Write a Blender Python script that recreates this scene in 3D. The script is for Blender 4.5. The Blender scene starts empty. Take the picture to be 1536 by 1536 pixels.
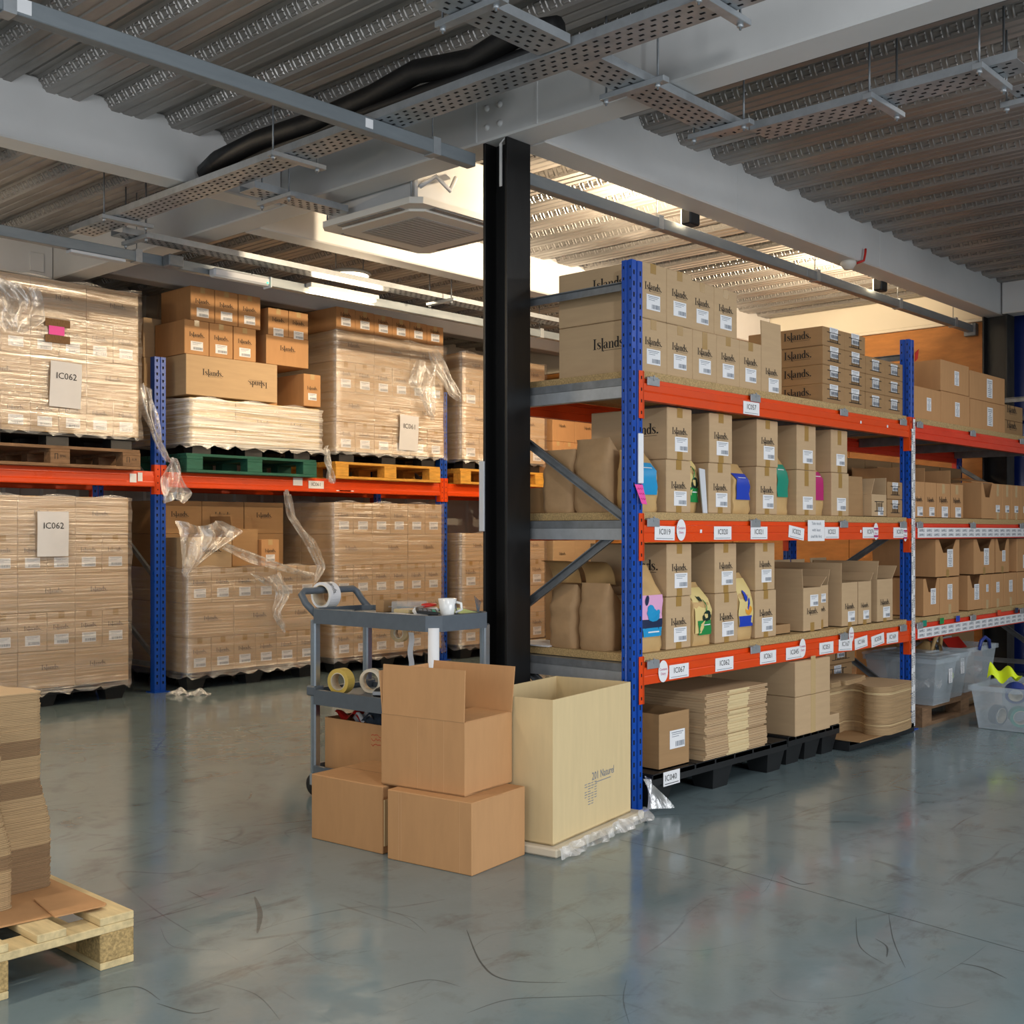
import bpy, bmesh, math, random
from mathutils import Vector, Matrix
random.seed(7)
scene = bpy.context.scene
COL = scene.collection
# ---------------------------------------------------------------- camera, light, exposure
FPX, YH, CAMH = 1729.0, 797.0, 1.2          # focal length (px of a 1536 frame), horizon row, eye height
_k = math.hypot(1592, 1729); CA, CB = 1592/_k, 1729/_k   # yaw: the racks' run in camera axes
cam_d = bpy.data.cameras.new('camera'); cam = bpy.data.objects.new('camera', cam_d); COL.objects.link(cam)
cam.location = (0, 0, CAMH); cam.rotation_euler = (math.radians(90), 0, math.atan2(CA, CB) - math.radians(90) + 0.0)
cam.rotation_euler[2] = math.atan2(-CB, CA)
cam_d.sensor_width = 36; cam_d.lens = FPX/1536*36; cam_d.shift_y = (YH-768)/1536; cam_d.clip_start = 0.05
scene.camera = cam
world = bpy.data.worlds.new('world'); scene.world = world; world.use_nodes = True
world.node_tree.nodes['Background'].inputs[0].default_value = (0.80, 0.90, 1.0, 1)
world.node_tree.nodes['Background'].inputs[1].default_value = 0.42
vs = scene.view_settings; vs.view_transform = 'Standard'; vs.look = 'None'; vs.gamma = 1; vs.use_curve_mapping = False
vs.exposure = 0.0
def area(name, loc, size, power, color, rot=(0,0,0), sy=None, spread=180):
    l = bpy.data.lights.new(name, 'AREA'); l.shape = 'RECTANGLE'; l.size = size; l.size_y = sy or size
    l.energy = power; l.color = color; l.spread = math.radians(spread)
    o = bpy.data.objects.new(name, l); o.location = loc; o.rotation_euler = rot; COL.objects.link(o); return o
# unseen lights: assumed daylight from front and side, lamps added in the front aisle
area('assumed_front_fill', (3.6, -3.6, 1.15), 4.8, 92, (0.92, 0.96, 1.0), (math.radians(73), 0, 0), 2.2, 105)  # assumed cool fill from behind the camera; no door is modelled
area('assumed_side_fill', (-3.5, 1.6, 1.6), 2.2, 80, (0.95, 0.97, 1.0), (0, math.radians(-93), 0), 4.6)  # assumed cool light from the left, its source unseen and not modelled
area('added_aisle_fill', (5.2, 0.9, 2.95), 0.12, 20, (1.0, 0.96, 0.92), (math.radians(8), 0, 0), 1.5)  # bare light added over the front aisle, out of view, no fitting
area('added_aisle_fill', (7.6, 0.9, 2.95), 0.12, 20, (1.0, 0.96, 0.92), (math.radians(8), 0, 0), 1.5)  # second added aisle light, farther along, also without a fitting
area('added_aisle_fill', (1.0, 1.4, 2.95), 0.12, 14, (1.0, 0.93, 0.84), (0, 0, 0), 1.5)  # third added aisle light, nearer the camera and out of view
area('left_floor_fill_light', (0.5, 3.72, 2.84), 1.4, 30, (1.0, 0.86, 0.68), (0, 0, 0), .08)  # added warm fill out of view, brightens the left floor and box faces
def point(name, loc, power, color, r=.12):
    l = bpy.data.lights.new(name, 'POINT'); l.energy = power; l.color = color; l.shadow_soft_size = r
    o = bpy.data.objects.new(name, l); o.location = loc; COL.objects.link(o); return o
point('girder_fill_light', (1.5, 0.1, 2.72), 92, (0.93, 0.97, 1.0))  # unseen point lamp without a fitting, added to brighten the girder
WARM = (1.0, 0.79, 0.53)

# ---------------------------------------------------------------- photo geometry helpers
def onY(px, py, y):
    r = (px-768)/FPX; x = (CB*y + r*CA*y)/(CA - r*CB); return x, CAMH + (YH-py)/FPX*(CB*x + CA*y)
def onX(px, py, x):
    r = (px-768)/FPX; y = (CA*x - r*CB*x)/(CB + r*CA); return y, CAMH + (YH-py)/FPX*(CB*x + CA*y)
def onZ(px, py, z):
    Z = FPX*(z-CAMH)/(YH-py); X = (px-768)/FPX*Z; return CA*X + CB*Z, -CB*X + CA*Z

# ---------------------------------------------------------------- materials
ORDN = 'lowest second third fourth fifth sixth seventh eighth ninth tenth eleventh twelfth thirteenth fourteenth fifteenth sixteenth seventeenth eighteenth nineteenth twentieth twenty-first twenty-second twenty-third twenty-fourth twenty-fifth'.split()
def lin(h):
    h = h.lstrip('#'); v = [int(h[i:i+2], 16)/255 for i in (0, 2, 4)]
    return tuple(c/12.92 if c <= .04045 else ((c+.055)/1.055)**2.4 for c in v) + (1,)
M = {}
def mat(name, col, rough=.6, metal=0, var=0, vscale=(8,8,8), bump=0, bscale=None, spec=.5, coat=0, col2=None, alpha=None, trans=0, emit=None, es=0, rvar=0):
    m = bpy.data.materials.new(name); m.use_nodes = True; nt = m.node_tree; b = nt.nodes['Principled BSDF']
    c = lin(col); b.inputs['Base Color'].default_value = c
    b.inputs['Roughness'].default_value = rough; b.inputs['Metallic'].default_value = metal
    b.inputs['Specular IOR Level'].default_value = spec; b.inputs['Coat Weight'].default_value = coat; b.inputs['Coat Roughness'].default_value = .12
    b.inputs['Transmission Weight'].default_value = trans
    if alpha is not None: b.inputs['Alpha'].default_value = alpha
    if emit: b.inputs['Emission Color'].default_value = lin(emit); b.inputs['Emission Strength'].default_value = es
    L = nt.links
    if var or bump or rvar:
        tc = nt.nodes.new('ShaderNodeTexCoord'); mp = nt.nodes.new('ShaderNodeMapping'); mp.inputs['Scale'].default_value = vscale
        L.new(tc.outputs['Object'], mp.inputs['Vector'])
        oi = nt.nodes.new('ShaderNodeObjectInfo'); ad = nt.nodes.new('ShaderNodeVectorMath'); ad.operation = 'MULTIPLY_ADD'
        ad.inputs[1].default_value = (17, 31, 23)
        cx = nt.nodes.new('ShaderNodeCombineXYZ')
        for i in range(3): L.new(oi.outputs['Random'], cx.inputs[i])
        L.new(cx.outputs[0], ad.inputs[0]); L.new(mp.outputs[0], ad.inputs[2])
        nz = nt.nodes.new('ShaderNodeTexNoise'); nz.inputs['Scale'].default_value = 1; nz.inputs['Detail'].default_value = 5; nz.inputs['Roughness'].default_value = .6
        L.new(ad.outputs[0], nz.inputs['Vector'])
        if var:
            mx = nt.nodes.new('ShaderNodeMix'); mx.data_type = 'RGBA'
            c2 = lin(col2) if col2 else tuple(x*(1-var) for x in c[:3]) + (1,)
            c1 = c if col2 else tuple(min(1, x*(1+var*.7)) for x in c[:3]) + (1,)
            mx.inputs[6].default_value = c1; mx.inputs[7].default_value = c2
            rp = nt.nodes.new('ShaderNodeMapRange'); rp.inputs[1].default_value = .3; rp.inputs[2].default_value = .7
            L.new(nz.outputs['Fac'], rp.inputs[0]); L.new(rp.outputs[0], mx.inputs[0]); L.new(mx.outputs[2], b.inputs['Base Color'])
        if rvar:
            rr = nt.nodes.new('ShaderNodeMapRange'); rr.inputs[1].default_value = .3; rr.inputs[2].default_value = .7
            rr.inputs[3].default_value = rough-rvar; rr.inputs[4].default_value = rough+rvar
            L.new(nz.outputs['Fac'], rr.inputs[0]); L.new(rr.outputs[0], b.inputs['Roughness'])
        if bump:
            n2 = nz
            if bscale:
                mp2 = nt.nodes.new('ShaderNodeMapping'); mp2.inputs['Scale'].default_value = bscale; L.new(tc.outputs['Object'], mp2.inputs['Vector'])
                n2 = nt.nodes.new('ShaderNodeTexNoise'); n2.inputs['Scale'].default_value = 1; n2.inputs['Detail'].default_value = 4; L.new(mp2.outputs[0], n2.inputs['Vector'])
            bp = nt.nodes.new('ShaderNodeBump'); bp.inputs['Strength'].default_value = bump; bp.inputs['Distance'].default_value = .01
            L.new(n2.outputs['Fac'], bp.inputs['Height']); L.new(bp.outputs[0], b.inputs['Normal'])
    M[name] = m; return m
mat('card', '#BFA27E', .78, var=.05, vscale=(5,5,40), bump=.03, spec=.25)
mat('card_b', '#BE9063', .78, var=.05, vscale=(30,30,6), bump=.03, spec=.25)
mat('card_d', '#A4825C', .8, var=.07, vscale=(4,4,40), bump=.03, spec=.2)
mat('card_l', '#D6BF92', .78, var=.04, vscale=(40,40,5), bump=.03, spec=.25)
mat('card_edge', '#7E5F3F', .9, var=.3, vscale=(200,200,40))
mat('card_sheet', '#AD8F68', .85, var=.18, vscale=(6,6,120)); mat('card_brown', '#86694A', .85, var=.15, vscale=(6,6,120))
mat('tape', '#A58145', .28, var=.1, vscale=(30,30,30), spec=.5)
mat('tape_clear', '#C6A878', .15, var=.15, vscale=(60,60,60), spec=.7)
mat('white', '#E8E8EA', .6); mat('paper', '#DEDCDC', .7, var=.04, vscale=(6,6,6)); mat('black', '#141414', .6); mat('ink', '#1E1A18', .7); mat('inkgrey', '#7C8490', .7)
mat('film_print', '#5D4631', .7)
mat('blue', '#0A47A6', .32, var=.12, vscale=(10,10,3), spec=.5, rvar=.08)
mat('orange', '#E0480F', .34, var=.10, vscale=(3,10,10), spec=.5, rvar=.08)
mat('red_beam', '#DC3A1C', .36, var=.10, vscale=(3,10,10), spec=.5, rvar=.08)
mat('slot', '#03060C', .9)
mat('galv', '#7C8084', .42, .45, var=.25, vscale=(14,14,14), rvar=.1)
mat('galv_l', '#A8ACB0', .40, .5, var=.2, vscale=(10,10,10), rvar=.1)
mat('trunk', '#868D92', .45, .4, var=.12, vscale=(4,20,20), rvar=.06)
mat('deck', '#96928E', .40, .40, var=.28, vscale=(5,1.2,5), bump=.12, bscale=(14,3,14), rvar=.1)
mat('beam_white', '#CFCECD', .55, var=.06, vscale=(2,2,2), bump=.04, bscale=(9,9,9))
mat('column', '#0B0B0C', .42, var=.4, vscale=(6,6,2), rvar=.1)
mat('chip', '#B59868', .85, var=.42, vscale=(160,160,160), bump=.25)
mat('ply', '#B97A3C', .55, var=.2, vscale=(2,6,26), bump=.03)
mat('clad', '#C9C4BA', .5, var=.05, vscale=(3,3,3))
mat('wallpaint', '#E6DCC8', .7, var=.03, vscale=(2,2,2))
mat('wood', '#C49F62', .75, var=.28, vscale=(9,40,40), bump=.12)
mat('wood_y', '#D49A3C', .75, var=.25, vscale=(9,40,40), bump=.12)
mat('wood_d', '#85664A', .8, var=.35, vscale=(9,40,40), bump=.12)
mat('wood_g', '#1E5C4B', .7, var=.25, vscale=(9,40,40), bump=.1)
mat('wood_n', '#D8C08E', .7, var=.25, vscale=(40,6,40), bump=.1)
mat('osb', '#B99B66', .85, var=.5, vscale=(110,110,110), bump=.3)
mat('plastic_blk', '#1B1C1E', .45, var=.1, bump=.05)
mat('cart_grey', '#58616A', .5, var=.08, vscale=(30,30,30), bump=.06)
mat('alu', '#B4BDC6', .3, .9, var=.05, vscale=(4,4,60))
mat('kraft', '#B18E66', .7, var=.12, vscale=(10,10,10), bump=.2, bscale=(12,12,30))
mat('kraft_l', '#C7A36D', .6, var=.1, vscale=(10,10,10), bump=.12, bscale=(12,12,30))
mat('pink', '#F04FA8', .6); mat('magenta', '#B51E6B', .5); mat('sky', '#1D95CC', .4); mat('royal', '#1B3FB4', .4); mat('green', '#1E8A45', .4); mat('teal', '#168A72', .4)
mat('cream', '#DCC684', .5); mat('dkgreen', '#0E2A20', .5); mat('lilac', '#E3A8CF', .5); mat('navy', '#14264A', .5); mat('amber', '#E39A2C', .5)
mat('hazard', '#D9F01A', .5, emit=None); mat('red', '#C6251C', .45); mat('tape_y', '#D8B85A', .25, var=.1, spec=.6); mat('core', '#D9CDB6', .7)
mat('ceramic', '#ECECEA', .2, coat=.4); mat('greyplast', '#5B6068', .5); mat('denim', '#39434F', .8, var=.3, vscale=(40,40,40)); mat('lime', '#C9D68A', .6)
mat('cable', '#0E0E10', .55, bump=.2, bscale=(30,30,30)); mat('acwhite', '#D8D4CC', .45); mat('acgrille', '#A9A5A0', .6, var=.1, vscale=(60,60,60))
mat('deepblue', '#0A2262', .25, spec=.6, bump=.05); mat('shadow_dark', '#2A2622', .8)
mat('clearbox', '#D6E2EA', .22, alpha=.24, spec=.6); mat('bluelid', '#2A3C86', .4); mat('strip', '#C9CBD0', .5)
mat('scuff', '#2E2A26', .55, alpha=.42); mat('scuff_l', '#3A3734', .5, alpha=.26); mat('rust', '#5A4230', .6, alpha=.3); mat('crease', '#C89C70', .8); mat('joint', '#2E2A26', .7, alpha=.5); mat('lamp_w', '#FFF1D8', .4, emit='#FFE6BE', es=9); mat('led_g', '#30E07A', .4, emit='#30E07A', es=4)
def film_mat(name, dens, haze, sc, col=(.95,.92,.88,1), bstr=.5):
    m = bpy.data.materials.new(name); m.use_nodes = True; nt = m.node_tree; nt.nodes.clear(); N = nt.nodes.new; L = nt.links.new
    out = N('ShaderNodeOutputMaterial'); tr = N('ShaderNodeBsdfTransparent'); gl = N('ShaderNodeBsdfGlossy'); df = N('ShaderNodeBsdfDiffuse')
    gl.inputs['Roughness'].default_value = .24; gl.inputs['Color'].default_value = (1,1,1,1); df.inputs['Color'].default_value = col
    tc = N('ShaderNodeTexCoord'); mp = N('ShaderNodeMapping'); mp.inputs['Scale'].default_value = sc; L(tc.outputs['Object'], mp.inputs['Vector'])
    n1 = N('ShaderNodeTexNoise'); n1.inputs['Scale'].default_value = 1; n1.inputs['Detail'].default_value = 6; n1.inputs['Distortion'].default_value = .6; L(mp.outputs[0], n1.inputs['Vector'])
    bp = N('ShaderNodeBump'); bp.inputs['Strength'].default_value = bstr; bp.inputs['Distance'].default_value = .02; L(n1.outputs['Fac'], bp.inputs['Height'])
    L(bp.outputs[0], gl.inputs['Normal']); L(bp.outputs[0], df.inputs['Normal'])
    mr = N('ShaderNodeMapRange'); mr.inputs[1].default_value = .42; mr.inputs[2].default_value = .75; mr.inputs[3].default_value = haze*.35; mr.inputs[4].default_value = haze*1.9; L(n1.outputs['Fac'], mr.inputs[0])
    m1 = N('ShaderNodeMixShader'); L(mr.outputs[0], m1.inputs[0]); L(tr.outputs[0], m1.inputs[1]); L(df.outputs[0], m1.inputs[2])
    m2 = N('ShaderNodeMixShader'); m2.inputs[0].default_value = dens; L(m1.outputs[0], m2.inputs[1]); L(gl.outputs[0], m2.inputs[2]); L(m2.outputs[0], out.inputs[0])
    M[name] = m
film_mat('film', .17, .13, (1.2, 1.2, 52)); film_mat('film_thick', .2, .55, (1.4, 1.4, 60), bstr=.6); film_mat('film_loose', .2, .38, (14, 14, 9), bstr=1.0)
# polished concrete floor
def floor_mat():
    m = bpy.data.materials.new('floor_concrete'); m.use_nodes = True; nt = m.node_tree; N = nt.nodes.new; L = nt.links.new; b = nt.nodes['Principled BSDF']
    tc = N('ShaderNodeTexCoord')
    def noise(sc, det=6, dist=0, rough=.6):
        mp = N('ShaderNodeMapping'); mp.inputs['Scale'].default_value = sc; mp.inputs['Rotation'].default_value = (0, 0, .5*sc[0]); L(tc.outputs['Object'], mp.inputs['Vector'])
        n = N('ShaderNodeTexNoise'); n.inputs['Scale'].default_value = 1; n.inputs['Detail'].default_value = det; n.inputs['Distortion'].default_value = dist; n.inputs['Roughness'].default_value = rough; L(mp.outputs[0], n.inputs['Vector']); return n
    def rng(src, a, bb, c, d):
        r = N('ShaderNodeMapRange'); r.inputs[1].default_value = a; r.inputs[2].default_value = bb; r.inputs[3].default_value = c; r.inputs[4].default_value = d; L(src, r.inputs[0]); return r.outputs[0]
    def mix(fac, c1, c2):
        x = N('ShaderNodeMix'); x.data_type = 'RGBA'; L(fac, x.inputs[0])
        for i, c in ((6, c1), (7, c2)):
            if isinstance(c, tuple): x.inputs[i].default_value = c
            else: L(c, x.inputs[i])
        return x.outputs[2]
    big = noise((.9, .9, .9)); mid = noise((5, 5, 5), 8); fine = noise((60, 60, 60), 3)
    c = mix(rng(big.outputs['Fac'], .35, .68, 0, 1), lin('#7A8B8F'), lin('#697A7E'))
    c = mix(rng(mid.outputs['Fac'], .54, .74, 0, .6), c, lin('#505453'))
    patch = noise((1.7, 1.7, 1.7), 7, .5); stain = noise((2.4, 6.5, 1), 9, .8, .7)
    c = mix(rng(stain.outputs['Fac'], .56, .72, 0, .65), c, lin('#4A4642'))
    # tyre scuffs: thin bands where a distorted noise crosses a level
    for sc, dist, lv, wdt, amt in (((.30, .75, 1), .5, .5, .0022, .85), ((.8, .28, 1), .4, .47, .0025, .8), ((1.5, .5, 1), .3, .53, .004, .6), ((.5, 2.2, 1), .2, .5, .005, .5)):
        s = noise(sc, 1, dist); d = N('ShaderNodeMath'); d.operation = 'SUBTRACT'; d.inputs[1].default_value = lv; L(s.outputs['Fac'], d.inputs[0])
        a = N('ShaderNodeMath'); a.operation = 'ABSOLUTE'; L(d.outputs[0], a.inputs[0])
        brk = N('ShaderNodeMath'); brk.operation = 'MULTIPLY'; L(rng(a.outputs[0], 0, wdt, amt, 0), brk.inputs[0]); L(rng(patch.outputs['Fac'], .5, .62, 0, 1), brk.inputs[1])
        c = mix(brk.outputs[0], c, lin('#2B2622'))
    c = mix(rng(fine.outputs['Fac'], .3, .8, 0, .22), c, lin('#7F8C90'))
    L(c, b.inputs['Base Color'])
    L(rng(mid.outputs['Fac'], .35, .75, .09, .25), b.inputs['Roughness']); b.inputs['Specular IOR Level'].default_value = .62
    bp = N('ShaderNodeBump'); bp.inputs['Strength'].default_value = .05; bp.inputs['Distance'].default_value = .02; L(noise((7, 7, 7), 3).outputs['Fac'], bp.inputs['Height']); L(bp.outputs[0], b.inputs['Normal'])
    M['floor'] = m
floor_mat()

# ---------------------------------------------------------------- mesh builder
class MB:
    def __init__(s): s.v = []; s.f = []; s.m = []; s.sm = []
    def add(s, vs, fs, mi=0, smooth=False):
        o = len(s.v); s.v += [tuple(v) for v in vs]
        for f in fs: s.f.append(tuple(i+o for i in f)); s.m.append(mi); s.sm.append(smooth)
        return s
    def box(s, x0, y0, z0, x1, y1, z1, mi=0, c=0):
        if x0 > x1: x0, x1 = x1, x0
        if y0 > y1: y0, y1 = y1, y0
        if z0 > z1: z0, z1 = z1, z0
        if c <= 0:
            v = [(x, y, z) for z in (z0, z1) for y in (y0, y1) for x in (x0, x1)]
            return s.add(v, [(0,2,3,1), (4,5,7,6), (0,1,5,4), (2,6,7,3), (0,4,6,2), (1,3,7,5)], mi)
        # chamfered on the vertical and horizontal edges
        lo = (x0, y0, z0); hi = (x1, y1, z1); v = []; idx = {}
        for sx in (0, 1):
            for sy in (0, 1):
                for sz in (0, 1):
                    sg = (sx, sy, sz)
                    for ax in range(3):
                        p = [0, 0, 0]
                        for a in range(3):
                            e = hi[a] if sg[a] else lo[a]
                            p[a] = e if a == ax else e + (-c if sg[a] else c)
                        idx[(sg, ax)] = len(v); v.append(tuple(p))
        fs = []
        for ax in range(3):
            a, b = [(1, 2), (0, 2), (0, 1)][ax]
            for sgn in (0, 1):
                q = []
                for (i, j) in ((0, 0), (1, 0), (1, 1), (0, 1)):
                    sg = [0, 0, 0]; sg[ax] = sgn; sg[a] = i; sg[b] = j; q.append(idx[(tuple(sg), ax)])
                fs.append(q)
        for ax in range(3):
            a, b = [(1, 2), (0, 2), (0, 1)][ax]
            for i in (0, 1):
                for j in (0, 1):
                    s0 = [0, 0, 0]; s1 = [0, 0, 0]; s0[a] = s1[a] = i; s0[b] = s1[b] = j; s1[ax] = 1
                    s0 = tuple(s0); s1 = tuple(s1); fs.append([idx[(s0, a)], idx[(s1, a)], idx[(s1, b)], idx[(s0, b)]])
        for sx in (0, 1):
            for sy in (0, 1):
                for sz in (0, 1): fs.append([idx[((sx, sy, sz), k)] for k in range(3)])
        return s.add(v, fs, mi)
    def quad(s, a, b, c, d, mi=0): return s.add([a, b, c, d], [(0, 1, 2, 3)], mi)
    def slab(s, a, b, c, d, t, mi=0):            # thick quad, extruded both ways along its normal
        A, B, C, D = map(Vector, (a, b, c, d)); n = (B-A).cross(D-A).normalized()*(t/2)
        v = [p-n for p in (A, B, C, D)] + [p+n for p in (A, B, C, D)]
        return s.add(v, [(3,2,1,0), (4,5,6,7), (0,1,5,4), (1,2,6,5), (2,3,7,6), (3,0,4,7)], mi)
    def prism(s, pts, z0, z1, mi=0, mi_side=None):  # polygon in xy
        n = len(pts); v = [(x, y, z0) for x, y in pts] + [(x, y, z1) for x, y in pts]
        s.add(v, [tuple(range(n))[::-1], tuple(range(n, 2*n))], mi)
        return s.add(v, [(i, (i+1) % n, n+(i+1) % n, n+i) for i in range(n)], mi if mi_side is None else mi_side)
    def tube(s, pts, r, n=8, mi=0, cap=True):
        P = [Vector(p) for p in pts]; R = r if isinstance(r, (list, tuple)) else [r]*len(P); v = []; fs = []
        up = None
        for i, p in enumerate(P):
            t = (P[min(i+1, len(P)-1)] - P[max(i-1, 0)]).normalized()
            if up is None: up = t.orthogonal().normalized()
            up = (up - t*up.dot(t)).normalized() if (up - t*up.dot(t)).length > 1e-6 else t.orthogonal().normalized(); w = t.cross(up)
            for k in range(n):
                a = 2*math.pi*k/n; v.append(p + (up*math.cos(a) + w*math.sin(a))*R[i])
        for i in range(len(P)-1):
            for k in range(n): fs.append((i*n+k, i*n+(k+1) % n, (i+1)*n+(k+1) % n, (i+1)*n+k))
        if cap: fs += [tuple(range(n))[::-1], tuple((len(P)-1)*n+k for k in range(n))]
        return s.add(v, fs, mi, True)
    def bar(s, a, b, w, h, mi=0):                # rectangular bar between two points; w sideways, h along the other normal
        a = Vector(a); b = Vector(b); t = (b-a).normalized(); up = Vector((0, 0, 1)) if abs(t.z) < .95 else Vector((1, 0, 0))
        sd = t.cross(up).normalized(); u = sd.cross(t)
        v = [p + sd*(i*w/2) + u*(j*h/2) for p in (a, b) for i, j in ((-1,-1), (1,-1), (1,1), (-1,1))]
        return s.add(v, [(3,2,1,0), (4,5,6,7), (0,1,5,4), (1,2,6,5), (2,3,7,6), (3,0,4,7)], mi)
    def lathe(s, prof, n=24, cx=0, cy=0, mi=0):
        v = [(cx + r*math.cos(2*math.pi*k/n), cy + r*math.sin(2*math.pi*k/n), z) for r, z in prof for k in range(n)]
        return s.add(v, [(i*n+k, i*n+(k+1) % n, (i+1)*n+(k+1) % n, (i+1)*n+k) for i in range(len(prof)-1) for k in range(n)], mi, True)
    def grid(s, fn, nu, nv, mi=0, smooth=True):
        v = [fn(i/nu, j/nv) for j in range(nv+1) for i in range(nu+1)]
        return s.add(v, [(j*(nu+1)+i, j*(nu+1)+i+1, (j+1)*(nu+1)+i+1, (j+1)*(nu+1)+i) for j in range(nv) for i in range(nu)], mi, smooth)
    def xf(s, mtx):
        s.v = [tuple(mtx @ Vector(v)) for v in s.v]; return s
    def data(s, name, mats, fix=True):
        me = bpy.data.meshes.new(name); me.from_pydata(s.v, [], s.f)
        for m in ([mats] if isinstance(mats, str) else mats): me.materials.append(M[m])
        me.polygons.foreach_set('material_index', s.m); me.polygons.foreach_set('use_smooth', s.sm)
        if fix:
            bm = bmesh.new(); bm.from_mesh(me); bmesh.ops.recalc_face_normals(bm, faces=bm.faces); bm.to_mesh(me); bm.free()
        return me
    def build(s, name, mats, parent=None, loc=None, rz=0, label=None, fix=True):
        return put(name, s.data(name, mats, fix), parent, loc, rz, label)
def put(name, me, parent=None, loc=None, rz=0, label=None, scale=None, rot=None):
    o = bpy.data.objects.new(name, me); COL.objects.link(o)
    if parent: o.parent = parent
    if loc is not None: o.location = loc
    if rot: o.rotation_euler = rot
    elif rz: o.rotation_euler = (0, 0, rz)
    if scale: o.scale = scale
    if label: o['label'] = label
    return o
def tag(o, label, cat, group=None, kind=None):
    o['label'] = label; o['category'] = cat
    if group: o['group'] = group
    if kind: o['kind'] = kind
    return o
def empty(name, loc, label, cat, rz=0, group=None):
    o = bpy.data.objects.new(name, None); COL.objects.link(o); o.location = loc; o.rotation_euler = (0, 0, rz); o.empty_display_size = .1
    return tag(o, label, cat, group)
def struct(o): o['kind'] = 'structure'; return o
ORD = ['first', 'second', 'third', 'fourth', 'fifth', 'sixth', 'seventh', 'eighth', 'ninth', 'tenth', 'eleventh', 'twelfth']
# ---------------------------------------------------------------- lettering
_txt = {}
def text_mb(s, h=1.0):
    """filled outline of a string in the xz plane, centred, cap height 1 -> (verts, faces, width)"""
    if s not in _txt:
        cu = bpy.data.curves.new('t', 'FONT'); cu.body = s; cu.align_x = 'CENTER'; cu.resolution_u = 2
        ob = bpy.data.objects.new('t', cu); COL.objects.link(ob); bpy.context.view_layer.update()
        me = ob.evaluated_get(bpy.context.evaluated_depsgraph_get()).to_mesh()
        vs = [(v.co.x, v.co.y) for v in me.vertices]; fs = [tuple(p.vertices) for p in me.polygons]
        ob.evaluated_get(bpy.context.evaluated_depsgraph_get()).to_mesh_clear(); bpy.data.objects.remove(ob); bpy.data.curves.remove(cu)
        ys = [v[1] for v in vs] or [0]; k = 1/.73
        _txt[s] = ([(x*k, y*k) for x, y in vs], fs, (max(v[0] for v in vs)-min(v[0] for v in vs))*k if vs else 0)
    return _txt[s]
def add_text(mb, s, cx, z, h, y=-.0012, mi=1, maxw=None, rot=0):
    v, f, w = text_mb(s); kx = h
    if maxw and w*h > maxw: kx = maxw/w
    ca, sa = math.cos(rot), math.sin(rot); vv = []
    for a, b in v:
        a, b = a*kx, b*h; vv.append((cx + a*ca - b*sa, y, z + a*sa + b*ca))
    mb.add(vv, f, mi)
def stroke(mb, pts, sc, ox, oz, y, mi):
    v = []; n = len(pts)
    for i, (x, z, w) in enumerate(pts):
        a = pts[max(i-1, 0)]; b = pts[min(i+1, n-1)]; dx, dz = b[0]-a[0], b[1]-a[1]; l = math.hypot(dx, dz) or 1
        nx, nz = -dz/l*w/2, dx/l*w/2
        v += [((x+nx+ox)*sc, y, (z+nz+oz)*sc), ((x-nx+ox)*sc, y, (z-nz+oz)*sc)]
    mb.add(v, [(2*i, 2*i+1, 2*i+3, 2*i+2) for i in range(n-1)], mi)
def arc(cx, cz, rx, rz, a0, a1, n, w0, w1):     # thick in the middle like a modulated serif letter
    out = []
    for i in range(n+1):
        t = i/n; a = math.radians(a0 + (a1-a0)*t); out.append((cx+rx*math.cos(a), cz+rz*math.sin(a), w0 + (w1-w0)*abs(math.cos(a))))
    return out
def islands_logo():
    mb = MB(); T, K = .028, .088
    def S(p, ox): stroke(mb, p, 1, ox, 0, 0, 0)
    def s_letter(ox):
        S([(.19,.36,.06),(.185,.42,.03),(.11,.445,.03),(.045,.40,.075),(.05,.31,.09),(.12,.24,.1),(.19,.165,.09),(.20,.08,.075),(.13,.01,.03),(.055,.015,.03),(.03,.05,.03),(.025,.11,.06)], ox)
    x = 0
    S([(.10,.02,K),(.10,.68,K)], x); S([(0,.0,.03),(.2,.0,.03)], x); S([(0,.69,.03),(.2,.69,.03)], x); x += .25
    s_letter(x); x += .25
    S([(.07,.72,K),(.07,0,K),(.075,-.1,.06),(.11,-.155,.045),(.17,-.16,.03)], x); S([(.0,.69,.035),(.08,.7,.035)], x); x += .15
    S([(.03,.33,.06),(.05,.41,.035),(.11,.44,.03),(.17,.42,.05),(.19,.34,K),(.19,.08,K),(.22,.02,.05),(.27,.03,.025)], x); S(arc(.1,.13,.07,.115,60,310,8,.03,.085), x); x += .29
    S([(.07,.42,.05),(.075,.3,K),(.075,0,K)], x); S([(.0,.42,.03),(.08,.43,.03)], x); S([(.0,0,.028),(.15,0,.028)], x); S([(.10,.33,.03),(.16,.43,.035),(.22,.43,.06),(.255,.35,K),(.255,0,K)], x); S([(.18,0,.028),(.33,0,.028)], x); x += .35
    S(arc(.12,.22,.085,.215,40,320,12,.03,.09), x); S([(.225,.72,K),(.225,.06,K),(.25,.01,.05),(.29,.02,.025)], x); S([(.14,.70,.03),(.23,.71,.03)], x); x += .31
    s_letter(x); x += .25
    S([(.03,.055,.1),(.13,.055,.1)], x); W = x+.14
    S([(.5,-.13,.022),(W-.1,-.13,.022)], 0)
    mb.v = [((vx-W/2)/W, vy, vz*.72/W) for vx, vy, vz in mb.v]
    return mb
_logo = islands_logo(); LOGO = _logo.data('logo', 'ink'); LOGO_F = _logo.data('logo_faded', 'film_print')
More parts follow.
